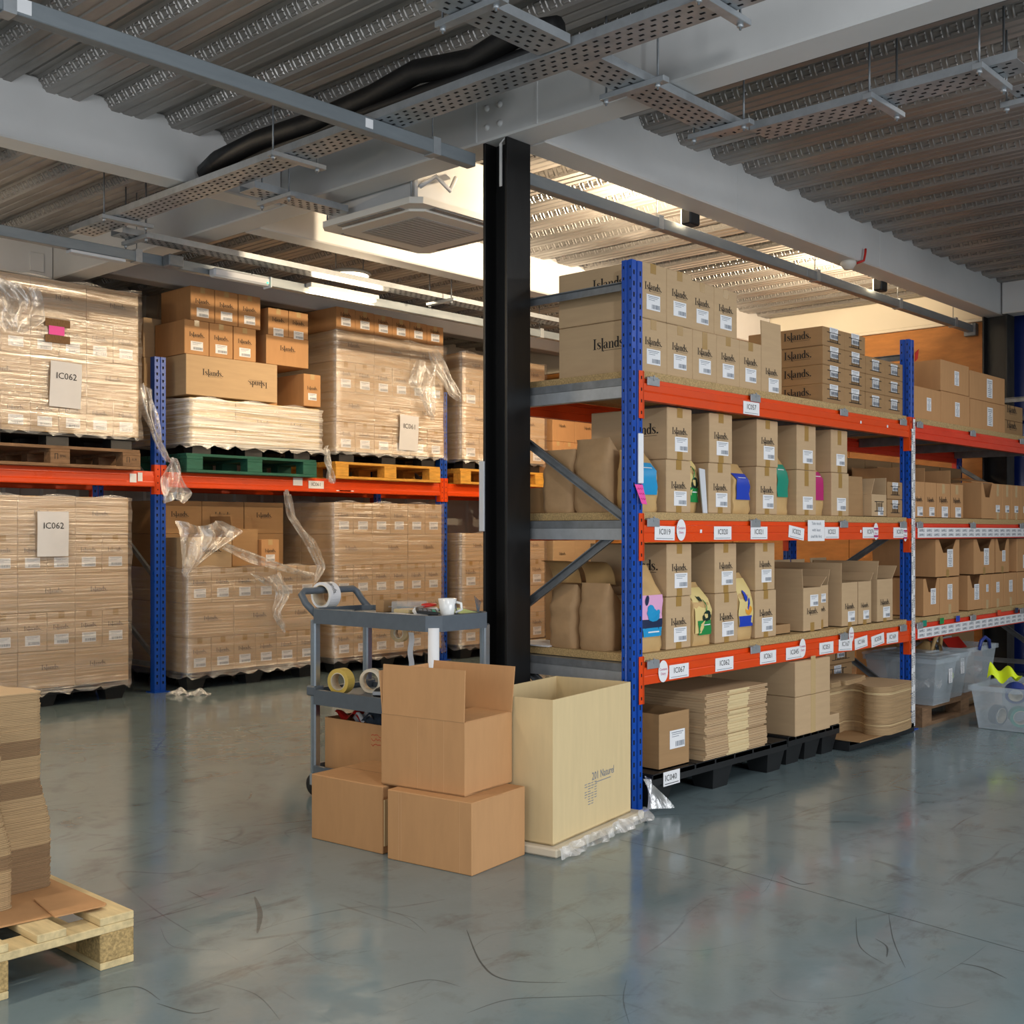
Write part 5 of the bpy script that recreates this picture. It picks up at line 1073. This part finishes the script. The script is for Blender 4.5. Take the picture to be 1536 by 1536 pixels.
# --- right upper
wood_pallet('yellow wooden pallet under the tall wrapped load beside the second post', 6.14, YL+.02, ZL0, 1.22, .8, m='wood_y')
black_pallet('black plastic pallet on the yellow wooden pallet', 6.15, 1.19, ZL0+.1445)
XR0, XR1 = 6.13, 7.385
zz = load('tall load on yellow pallet', XR0, XR1, ZL0+.23, [(6, .25, 'n'), (3, .255, 'w'), (6, .255, 'n'), (3, .262, 'w')])
film_shell('stretch film around the tall load above the yellow pallet', XR0, XR1, YL, YL+.95, ZL0+.225, zz-.01, 5, amp=.007)
hT = 3.094-zz
for c in range(6): carton(f'bare carton topping the tall load, {ORD[c]} from the left', XR0+c*.2085, XR0+(c+1)*.2085, YL+.004, zz+.001, zz+hT-(.004*c), .46, 'bare cartons topping the tall load', logo=.58, stick=.5, st=1, sz=.38, lz=.62, tape='t', m='card_b')
for c in range(2): carton(f'bare carton at the back of the uppermost row, {ORD[c]} behind the front left one', XR0, XR0+.208, YL+.468+c*.24, zz+.001, zz+hT, .235, None, logo=0, stick=0, tape=None, m='card_b', side=None)
page(600, 622, 628, 672, 'IC061', 'white sign reading IC061 on the tall load above the yellow pallet', YL-.03, .03)
# --- right lower
floor_pallet('black plastic pallet under the lower wrapped load beside the second post', 6.12, 1.22)
zz = load('wrapped floor load left of second post', 6.11, 7.355, .132, [(6, .262, 'n'), (6, .255, 'n'), (6, .262, 'n'), (3, .262, 'w'), (6, .27, 'n')])
film_shell('stretch film around the lower load beside the second post', 6.11, 7.355, YL, YL+.95, .115, zz+.006, 6, amp=.008)
# --- beyond the second post
wood_pallet('yellow wooden pallet right of the second far post', 7.62, YL+.02, ZL0, 1.2, .8, m='wood_y')
black_pallet('black plastic pallet on the yellow pallet right of the second post', 7.63, 1.17, ZL0+.1445)
zz = load('upper load right of second post', 7.62, 8.80, ZL0+.23, [(5, .25, 'n'), (3, .25, 'w'), (5, .25, 'n'), (3, .25, 'w')])
film_shell('stretch film around the load right of the second post', 7.62, 8.80, YL, YL+.95, ZL0+.22, zz+.005, 7)
wood_pallet('pale yellow pallet behind the middle shelf', 8.93, YL+.02, ZL0, .70, .8, m='wood_y')
zz = load('bare load behind middle shelf', 8.92, 9.63, ZL0+.145, [(4, .33, 'n'), (2, .30, 'w'), (3, .28, 'w')], faded=False, m='card_b', sideback=False)
floor_pallet('black plastic pallet right of the second far post on the floor', 7.62, 1.2)
zz = load('floor load right of second post', 7.62, 8.80, .132, [(5, .262, 'n'), (3, .262, 'w'), (5, .262, 'n'), (3, .262, 'w')])
film_shell('stretch film around the lower load right of the second post', 7.62, 8.80, YL, YL+.95, .115, zz+.006, 8)
floor_pallet('black plastic pallet behind the lower shelf near the right wall', 8.93, .70)
load('bare load behind lower shelf', 8.93, 9.63, .132, [(3, .33, 'w'), (3, .33, 'n'), (2, .33, 'w')], faded=False, sideback=False)
# loose film hanging about
def drape(label, pts, wds, seed, m='film_loose', nu=14):
    rn = random.Random(seed); P = [Vector(p) for p in pts]; ph = [rn.uniform(0, 6) for _ in range(4)]
    def f(u, v):
        s = v*(len(P)-1); i = min(int(s), len(P)-2); t = s-i; c = P[i].lerp(P[i+1], t); w = wds[i]+(wds[i+1]-wds[i])*t
        a = (u-.5); return (c.x+a*w+.012*math.sin(9*v+ph[0]+6*u), c.y-.022-.022*math.sin(14*u+ph[1]+4*v)-.01*math.sin(31*u+ph[2]), c.z+.02*math.sin(7*u+ph[3]))
    o = MB().grid(f, nu*2, 26).build('loose_film', [m], None, fix=False); return tag(o, label, 'film')
def pp3(px, py, y): x, z = onY(px, py, y); return (x, y, z)
drape('crumpled film bag hanging from the orange beam on the first far post', [pp3(258, 690, 7.70), pp3(258, 715, 7.70), pp3(260, 735, 7.70), pp3(257, 752, 7.70)], [.05, .17, .24, .17], 3)
drape('film tail hanging behind the first far post', [pp3(216, 580, 7.72), pp3(222, 620, 7.72), pp3(233, 660, 7.72), pp3(250, 690, 7.72)], [.10, .12, .04, .06], 5)
drape('bunched film over the left corner of the cut open load', [pp3(300, 785, 7.60), pp3(312, 800, 7.60), pp3(296, 830, 7.60), pp3(276, 862, 7.60)], [.40, .55, .30, .08], 6, nu=22)
drape('torn film band sagging across the cut open load', [pp3(335, 818, 7.60), pp3(390, 840, 7.60), pp3(440, 856, 7.60), pp3(465, 862, 7.60)], [.12, .26, .12, .05], 8, nu=18)
drape('film strand hanging from the beam over the cut open load', [pp3(428, 738, 7.62), pp3(436, 775, 7.62), pp3(462, 810, 7.62), pp3(480, 850, 7.62), pp3(470, 872, 7.62)], [.02, .05, .12, .07, .02], 9)
drape('torn film tail in front of the cut open load', [pp3(395, 862, 7.58), pp3(425, 890, 7.58), pp3(412, 920, 7.58), pp3(422, 945, 7.58)], [.3, .16, .06, .05], 10)
drape('crumpled film hanging from the tall load at the second post', [pp3(648, 528, 7.58), pp3(664, 560, 7.58), pp3(678, 590, 7.58), pp3(685, 598, 7.58)], [.12, .20, .16, .06], 11)
drape('loose film wrinkles on the front of the tall load', [pp3(640, 545, 7.60), pp3(632, 580, 7.60), pp3(640, 610, 7.60), pp3(646, 628, 7.60)], [.25, .30, .12, .04], 12)
drape('film flap over the top left corner of the upper left load', [pp3(0, 420, 7.60), pp3(20, 450, 7.60), pp3(22, 475, 7.60), pp3(20, 496, 7.60)], [.5, .42, .36, .12], 13)
drape('torn film strip hanging below the tall load', [pp3(488, 672, 7.63), pp3(490, 695, 7.63), pp3(494, 722, 7.63)], [.05, .03, .05], 14)
for k, (px, py) in enumerate(((268, 1028), (289, 1029))):
    x, y = onZ(px+(8 if k else 0), py+14, 0); o = MB().grid(lambda u, v: (x-.10+.2*u, y-.03+.06*v, .004+.045*math.sin(math.pi*u)*math.sin(math.pi*v)+.008*math.sin(13*u)), 12, 8).build('film_scrap', ['film_loose'], fix=False); tag(o, f'crumpled pale film scrap on the floor by the far post, {("left", "right")[k]} one', 'film')
# ================================================================ FOREGROUND CARTONS
def oriented(p0, p1, p2):
    """front-left floor corner p0, front-right p1, depth corner p2 -> (rz, width, depth)"""
    v = Vector(p1)-Vector(p0); return math.atan2(v.y, v.x), v.length, (Vector(p2)-Vector(p1)).length
# two cartons on the floor; their long faces look to the camera's left (minus x)
def floor_carton(label, near, far, right, h, name='carton', m='card_b', z=0, flaps=None):
    n, f, r = Vector(near), Vector(far), Vector(right); a = math.atan2((n-f).y, (n-f).x); w = (n-f).length; d = (r-n).length
    # local x runs far -> near along the visible long face, local y away from it
    mid = (n+f)/2
    if flaps is None:
        o = put(name, box_mesh(w, d, h, m), None, (mid.x, mid.y, z), a); tag(o, label, 'carton')
        return o, w, d
    return None, w, d
nA = onZ(708, 1315, 0); fA = onZ(581, 1288, 0); rA = onZ(781, 1281, 0)
hA = .372 - .0
zA = CAMH - (1205-YH)/FPX*(CB*nA[0]+CA*nA[1])
oA, wA, dA = floor_carton('closed plain carton on the floor under the open carton', nA, fA, rA, zA)
for k in (-.11, -.12, .12): MB().box(k*wA*3-.0008, -.0004, .002, k*wA*3+.0008, 0, zA*.98).build('crease', ['crease'], oA)
MB().box(wA/2-.16, dA*.5-.02, zA, wA/2+.0006, dA*.5+.02, zA+.0008).build('tape', ['card_b'], oA)
nB = onZ(574, 1282, 0); fB = onZ(467, 1257, 0); rB = (nB[0]+.34, nB[1]+.045)
zB_ = CAMH - (1174-YH)/FPX*(CB*nB[0]+CA*nB[1])
zB_ = min(zB_, zA-.003)
oB, wB, dB = floor_carton('closed plain carton on the floor in front of the trolley', nB, fB, rB, zB_)
MB().box(wB/2-.004, .006, .03, wB/2+.004, .03, zB_-.05).build('bent_edge', ['card_l'], oB)
# open carton on top of the first one
x, y = onZ(697, 1196, zA); n3 = Vector((x, y)); x, y = onZ(572, 1176, zA); f3 = Vector((x, y)); x, y = onZ(768, 1170, zA); r3 = Vector((x, y))
w3 = (n3-f3).length; d3 = (r3-n3).length-.03; a3 = math.atan2((n3-f3).y, (n3-f3).x); h3 = CAMH - (1085-YH)/FPX*(CB*n3.x+CA*n3.y) - zA
m3 = (n3+f3)/2
o3 = open_carton('open carton with tall raised flaps stacked on a closed carton', -w3/2, w3/2, 0, d3, 0, h3, {'f': (.185, -2), 'l': (.16, 6)}, m='card_b', rz=0, t=.005)
o3.location = (m3.x, m3.y, zA+.001); o3.rotation_euler = (0, 0, a3)
X = w3/2
# its far flap stands up, the near right flap lies folded inwards over the top
MB().slab((-X, d3-.003, h3), (X, d3-.003, h3), (X, d3+.02, h3+.17), (-X, d3+.02, h3+.17), .005).build('flap', ['card_b'], o3)
MB().slab((X-.003, .01, h3), (X-.003, d3-.01, h3), (X-.17, d3-.01, h3+.004), (X-.17, .01, h3+.004), .005).build('flap', ['card_b'], o3)
for k in (.10, .05, -.02): MB().box(k-.0008, -.0004, .004, k+.0008, 0, h3).build('crease', ['crease'], o3)
MB().box(-X+.002, -.0006, h3-.0008, X-.002, 0, h3+.0008).build('crease', ['card_d'], o3)
# tall open carton '201 Naturel' on a wrapped pallet slip
n4 = Vector(onZ(824, 1272, .035)); f4 = Vector(onZ(782, 1258, .035)); r4 = Vector(onZ(946, 1218, .035))
Z4 = CB*n4.x+CA*n4.y; h4 = CAMH-(1052-YH)/FPX*Z4-.035; w4 = (r4-n4).length; a4 = math.atan2((r4-n4).y, (r4-n4).x); d4 = .36
m4 = (n4+r4)/2 + Vector((math.cos(a4), math.sin(a4)))*.012; w4 -= .024
o4 = open_carton('tall open carton printed with a product number beside the near post', -w4/2, w4/2, 0, d4, 0, h4, {}, m='card_l', t=.006)
o4.location = (m4.x, m4.y, .036); o4.rotation_euler = (0, 0, a4)
mb = MB(); add_text(mb, '201 Naturel', w4*.12, .19, .032, -.001, 0, .18); mb.quad((w4*.02, -.001, .176), (w4*.22, -.001, .176), (w4*.22, -.001, .179), (w4*.02, -.001, .179))
for r in range(9):
    for c in range(4):
        if random.random() < .8: mb.quad((-.075+c*.026, -.001, .10+r*.010), (-.075+c*.026+random.uniform(.008, .022), -.001, .10+r*.010), (-.055+c*.026, -.001, .103+r*.010), (-.075+c*.026, -.001, .103+r*.010))
mb.build('print', ['inkgrey'], o4)
for s, q in (('slip', 0),):
    sl = MB(); sl.box(-w4/2-.03, -.035, 0, w4/2+.06, d4+.02, .034, 0, .006); sp = sl.build('foam_slip', ['core'], None, (m4.x, m4.y, .0005), a4); tag(sp, 'flat pale slip wrapped in film under the tall open carton', 'pallet slip')
rnw = random.Random(4)
ph = [rnw.uniform(0, 6) for _ in range(6)]
o = MB().grid(lambda u, v: (-w4/2-.05+u*(w4+.12), -.045-.030*v-.010*math.sin(23*u+ph[0]+3*v)-.006*math.sin(61*u+ph[1]), .040-.036*v+.006*math.sin(19*u+ph[2])*(1-v)+.003), 60, 8).build('film_skirt', ['film_loose'], None, (m4.x, m4.y, .0), a4, fix=False); tag(o, 'crinkled clear film along the base of the tall open carton', 'film')
c0 = Vector((3.955, 2.905, 0))
o = MB().grid(lambda u, v: (c0.x-.02+.16*u*(.35+.65*v), c0.y-.03-.03*math.sin(5*u+3*v)-.02*v, .02+.14*(1-v)+.03*math.sin(6*u)*v*(1-v)), 16, 14).build('film_scrap', ['film_loose'], fix=False); tag(o, 'clear film scrap wrapped round the foot of the near blue post', 'film')
# ================================================================ TROLLEY
ct = empty('utility_trolley', (3.262, 3.437, 0), 'grey plastic utility trolley with three shelves, left of the column', 'trolley', math.radians(3))
CW, CL, CZ = .38, .80, .85       # width along x, length along y
def tray_shelf(z, name, lip=.03, hgt=.066):
    mb = MB(); c = .05
    out = [(c, 0), (CW-c, 0), (CW, c), (CW, CL-c), (CW-c, CL), (c, CL), (0, CL-c), (0, c)]; inn = [(c+.008, .02), (CW-c-.008, .02), (CW-.02, c+.008), (CW-.02, CL-c-.008), (CW-c-.008, CL-.02), (c+.008, CL-.02), (.02, CL-c-.008), (.02, c+.008)]
    mb.prism(out, z-hgt, z-.022); N = 8
    v = [(a, b, z-.022) for a, b in out] + [(a, b, z) for a, b in out] + [(a, b, z) for a, b in inn] + [(a, b, z-.022) for a, b in inn]
    mb.add(v, [(i, (i+1) % N, N+(i+1) % N, N+i) for i in range(N)] + [(N+i, N+(i+1) % N, 2*N+(i+1) % N, 2*N+i) for i in range(N)] + [(2*N+i, 2*N+(i+1) % N, 3*N+(i+1) % N, 3*N+i) for i in range(N)])
    return mb.build(name, ['cart_grey'], ct)
for z in (CZ, .485, .14): tray_shelf(z, 'shelf')
for k, (a, b, m) in enumerate(((.028, .03, 'white'), (CW-.03, .03, 'alu'), (.028, CL-.03, 'alu'), (CW-.03, CL-.03, 'alu'))):
    r = .024 if m == 'white' else .019
    mb = MB()
    if m == 'white': mb.tube([(a, b, .10), (a, b, CZ-.05)], r, 14)
    else:
        mb.box(a-.018, b-.018, .10, a+.018, b+.018, CZ-.05, 0, .006)
        mb.box(a-.020, b-.004, .10, a-.017, b+.004, CZ-.05, 0)
    mb.build('post', [m], ct)
    MB().box(a-.03, b-.03, .455, a+.03, b+.03, .50, 0, .006).build('collar', ['cart_grey'], ct)
    w = MB().tube([(a-.014, b, .05), (a+.014, b, .05)], .048, 16).build('caster', ['plastic_blk'], ct); MB().box(a-.02, b-.016, .05, a+.02, b+.016, .10).build('fork', ['galv_l'], w)
MB().tube([(.02, CL-.05, CZ-.03), (.015, CL+.02, CZ+.02), (.018, CL+.055, CZ+.06), (.04, CL+.06, CZ+.075), (CW-.04, CL+.06, CZ+.075), (CW-.018, CL+.055, CZ+.06), (CW-.015, CL+.02, CZ+.02), (CW-.02, CL-.05, CZ-.03)], .016, 10).build('handle', ['cart_grey'], ct)
MW = Matrix.Translation(ct.location) @ Matrix.Rotation(math.radians(3), 4, 'Z')
def on_cart(x, y, z): return MW @ Vector((x, y, z))
ZTOP = CZ-.021; ZMID = .485-.021; ZLOW = .14-.021
# things on the top shelf
p = on_cart(.17, CL+.06, CZ+.051)
rr = roll('big roll of white printed tape hanging on the trolley handle', p, .062, .07, (1, .18, 0), 'white', .80)
mb = MB(); v, f, w = text_mb('Islands.  Islands.'); N = .064
for a, b in ((0, 0),): 
    mb.add([(N*math.cos(3.4+x_*.020/.062), N*math.sin(3.4+x_*.020/.062), -.018+y_*.028) for x_, y_ in v], f, 0)
mb.build('print', ['ink'], rr, fix=False)
def flat_thing(name, label, cat, x, y, w, d, h, m, rz=0, z=ZTOP, c=.002):
    o = MB().box(-w/2, -d/2, 0, w/2, d/2, h, 0, c).build(name, [m], None, on_cart(x, y, z), rz); return tag(o, label, cat)
flat_thing('paper_sheet', 'white paper sheet on the trolley top, left part', 'paper', .14, .53, .17, .22, .002, 'paper', .12, c=0); flat_thing('paper_sheet', 'white paper sheet on the trolley top, middle part', 'paper', .13, .36, .18, .24, .002, 'paper', -.1, ZTOP+.0025, c=0)
flat_thing('knife', 'dark grey cutter on the trolley top at the handle end', 'knife', .10, .69, .03, .14, .014, 'cart_grey', .5)
o = flat_thing('small_box', 'small brown cardboard box on the trolley top', 'box', .29, .58, .09, .05, .055, 'card_d', .1); mb = MB(); add_text(mb, 'islands', 0, .022, .008, -.0265, 0, .05); mb.build('print', ['paper'], o)
ob = empty('tub', on_cart(.29, .43, ZTOP), 'clear plastic tub on the trolley top', 'tub'); MB().box(-.06, -.06, 0, .06, .06, .055, 0, .006).build('tub_body', ['clearbox'], ob); MB().box(-.05, -.05, .004, .05, .05, .02).build('tub_filling', ['tape_y'], ob)
sc = empty('scissors', on_cart(.25, .30, ZTOP+.036), 'red handled scissors lying on the trolley top', 'scissors', .4)
MB().bar((-.09, 0, .004), (.0, 0, .004), .012, .003).build('blade', ['galv_l'], sc); MB().tube([(.0, 0, .004), (.03, .02, .006), (.08, .02, .006), (.09, 0, .006), (.08, -.02, .006), (.03, -.02, .006), (.0, 0, .004)], .007, 6).build('handle', ['red'], sc)
flat_thing('cloth', 'folded pale cloth on the trolley top under the scissors', 'cloth', .26, .30, .10, .09, .028, 'ceramic', .3, ZTOP+.0045, c=.01)
cal = flat_thing('calculator', 'black calculator tilted on the trolley edge', 'calculator', .10, .14, .09, .15, .012, 'black', -.5, ZTOP+.026); cal.rotation_euler = (.03, .10, -.7)
for i in range(4):
    for j in range(5): MB().box(-.036+i*.019, -.06+j*.02, .012, -.022+i*.019, -.047+j*.02, .0145).build('key', ['greyplast' if i < 3 else 'teal'], cal)
mug = empty('mug', on_cart(.16, .075, ZTOP+.003), 'white ceramic mug standing on the trolley top', 'mug')
MB().lathe([(0, 0), (.026, 0), (.028, .004), (.032, .03), (.040, .082), (.0385, .083), (.036, .080), (.028, .012), (0, .010)], 28).build('cup', ['ceramic'], mug); MB().tube([(.02, -.034, .068), (.028, -.055, .062), (.028, -.058, .038), (.018, -.034, .024)], .006, 8).build('handle', ['ceramic'], mug); MB().tube([(.012, -.034, .062), (.020, -.0345, .035), (.018, -.032, .012)], .003, 5).build('painted_feather', ['greyplast'], mug)
o = MB().grid(lambda u, v: (.275+.12*u-.06, .12+.15*v-.075, .030+.018*math.sin(math.pi*u)*math.sin(math.pi*v)), 8, 8).xf(MW @ Matrix.Translation((0, 0, ZTOP-.010))).build('lime_cloth', ['lime'], fix=False); tag(o, 'pale green patterned cloth behind the mug', 'cloth')
jar = empty('tin', on_cart(.33, .22, ZTOP), 'small dark round tin on the trolley top', 'tin'); MB().lathe([(0, 0), (.025, 0), (.025, .035), (0, .035)], 18).build('tin_body', ['wood_d'], jar)
pb = empty('cable_ties', on_cart(.33, .05, ZTOP), 'bunch of grey cable ties standing at the trolley corner', 'ties')
for k in range(5): MB().tube([(0, 0, 0), (.005*k-.01, .012-.004*k, .09-.006*k)], .0018, 5).build('tie', ['greyplast'], pb)
# middle shelf
roll('yellow packing tape roll on the trolley middle shelf at the handle end', on_cart(.085, .66, ZMID+.059), .058, .05, (1, .25, 0), 'tape_y', .68); roll('paler packing tape roll behind the yellow one', on_cart(.20, .58, ZMID+.056), .055, .035, (1, .4, 0), 'core', .8)
tg = empty('tape_gun', on_cart(.15, .44, ZMID+.003), 'black tape dispenser on the trolley middle shelf', 'dispenser', .6)
MB().box(-.10, -.035, 0, .08, .035, .045, 0, .014).build('gun_body', ['black'], tg); MB().tube([(.06, 0, .03), (.15, 0, .05)], .02, 8).build('grip', ['black'], tg); MB().box(-.11, -.03, .02, -.10, .03, .035).build('blade', ['galv_l'], tg)
roll('yellow tape roll partly hidden by the open carton', on_cart(.11, .22, ZMID+.053), .052, .06, (.6, 1, 0), 'tape_y', .55)
flat_thing('paper_sheet', 'white paper on the trolley middle shelf', 'paper', .17, .34, .2, .22, .002, 'paper', .1, ZMID, c=0); flat_thing('grey_box', 'small grey box on the trolley middle shelf', 'box', .31, .55, .07, .07, .09, 'greyplast', .1, ZMID)
# hanging tape roll by the rear post
roll('tape roll with a loose printed tail hanging below the trolley top', on_cart(.30, .50, .735), .042, .03, (1, .3, 0), 'tape_clear', .6)
mb = MB(); mb.grid(lambda u, v: (.0+.006*math.sin(9*v), -.015+.03*u, -.17*v), 2, 10); o = mb.build('tape_tail', ['white'], None, on_cart(.31, .44, .74), .2, fix=False); tag(o, 'white printed tape tail hanging below the trolley top', 'tape')
# lower carton with rubbish
pl = on_cart(.02, .12, ZLOW)
oc = open_carton('open carton of packing waste on the trolley bottom shelf', -.285, .285, 0, .25, 0, .235, {}, m='card_b', t=.005); oc.location = on_cart(.056, .452, ZLOW+.002); oc.rotation_euler = (0, 0, math.radians(-87))
mb = MB(); rs = random.Random(3)
for k in range(3): stroke(mb, [(.02+j*.010, .19-.022*k+rs.uniform(-.008, .008), .0022) for j in range(7)], 1, 0, 0, -.001, 0)
mb.build('handwriting', ['red'], oc)
def scrap(name, label, x, y, z, w, d, h, m, seed, cat):
    rn = random.Random(seed); a = [rn.uniform(0, 6) for _ in range(3)]
    o = MB().grid(lambda u, v: (x+(u-.5)*w, y+(v-.5)*d, z+h*math.sin(math.pi*u)*math.sin(math.pi*v)+.02*math.sin(7*u+a[0])+.02*math.sin(9*v+a[1])), 12, 12, smooth=False).xf(MW).build(name, [m], fix=False); tag(o, label, cat)
scrap('red_bag', 'red and white bag in the trolley waste carton', .18, .63, .345, .16, .18, .035, 'red', 1, 'bag'); scrap('grey_sack', 'dark grey plastic sack in the trolley waste carton', .18, .42, .35, .19, .22, .045, 'denim', 2, 'bag'); scrap('white_wrap', 'white patterned wrapper in the trolley waste carton', .12, .27, .345, .10, .15, .045, 'ceramic', 3, 'wrapper'); scrap('white_sheet', 'pale sheet between the red bag and the grey sack', .13, .53, .345, .08, .12, .05, 'paper', 4, 'paper')
# black wheeled thing behind the trolley, by the column
bk = empty('floor_scrubber', (4.30, 4.35, 0), 'black domed floor machine behind the trolley', 'machine')
MB().lathe([(0, .0), (.22, .0), (.24, .05), (.24, .16), (.20, .22), (.12, .30), (0, .33)], 24).build('dome', ['plastic_blk'], bk); MB().lathe([(.245, .13), (.25, .15), (.245, .17)], 24).build('bumper', ['greyplast'], bk)
# ================================================================ LEFT FOREGROUND PALLET
fp = empty('wooden_pallet', (1.652, 2.955, 0), 'pale new wooden pallet on the floor at the left edge', 'pallet')
# local x runs to the left in the view (minus world x is towards the frame edge)
PWd, PLn = .80, 1.2
for k, xx in enumerate((-.10, -PWd/2-.05, -PWd)):
    MB().box(xx, 0, 0, xx+.10, PLn, .020, 0, .002).build('bottom_board', ['wood_n'], fp)
    for j, yy in enumerate((.0, PLn/2-.07, PLn-.14)): MB().box(xx, yy, .020, xx+.10, yy+.14, .098, 0, .003).build('block', ['osb'], fp)
for yy in (0, PLn/2-.05, PLn-.10): MB().box(-PWd, yy, .098, 0, yy+.10, .120, 0, .002).build('stringer_board', ['wood_n'], fp)
for k in range(5):
    xx = -.10-k*(PWd-.10)/4; MB().box(xx, .0 if k else .0, .1205, xx+(.10 if k % 2 == 0 else .08), PLn, .1425, 0, .002).build('top_board', ['wood_n'], fp)
tag(MB().slab((1.62, 3.05, .147), (1.62, 4.1, .147), (.9, 4.1, .147), (.9, 3.12, .147), .005).build('cardboard_sheet', ['card_b']), 'brown cardboard sheet lying on the pale pallet', 'cardboard')
tag(MB().slab((1.60, 3.02, .1535), (1.61, 3.22, .1535), (1.49, 3.22, .1535), (1.46, 3.03, .1535), .004).build('cardboard_offcut', ['card_b'], None), 'small cardboard offcut on the corner of the pale pallet', 'cardboard')
bl2 = rounded([(0, 0), (.16, .0), (.16, .10), (.24, .12), (.24, .42), (.16, .44), (.16, .54), (0, .54)], .03)
# tall stacks of die-cut blanks on it
nn = onZ(80, 1328, .15)
S1 = rounded([(0, 0), (.0, .13), (-.03, .16), (-.03, .42), (-.155, .42), (-.155, .0)], .03)
die_stack('tall front stack of die-cut cardboard blanks on the pale pallet', S1, nn[0]-.0, nn[1]+.0, .1505, 118, .0049, 0, jit=.0022, dark=((0, 26), (56, 66), (80, 90)), fan=-.03)
S2 = rounded([(0, 0), (.0, .10), (-.03, .13), (-.03, .20), (-.25, .20), (-.25, .0)], .03)
nn2 = onZ(22, 1362, .15)
die_stack('second stack of die-cut cardboard blanks at the left edge of the view', S2, nn2[0]-.0, nn2[1]-.0, .1505, 100, .0050, 0, jit=.0022, dark=((22, 30), (60, 70)), fan=-.03)
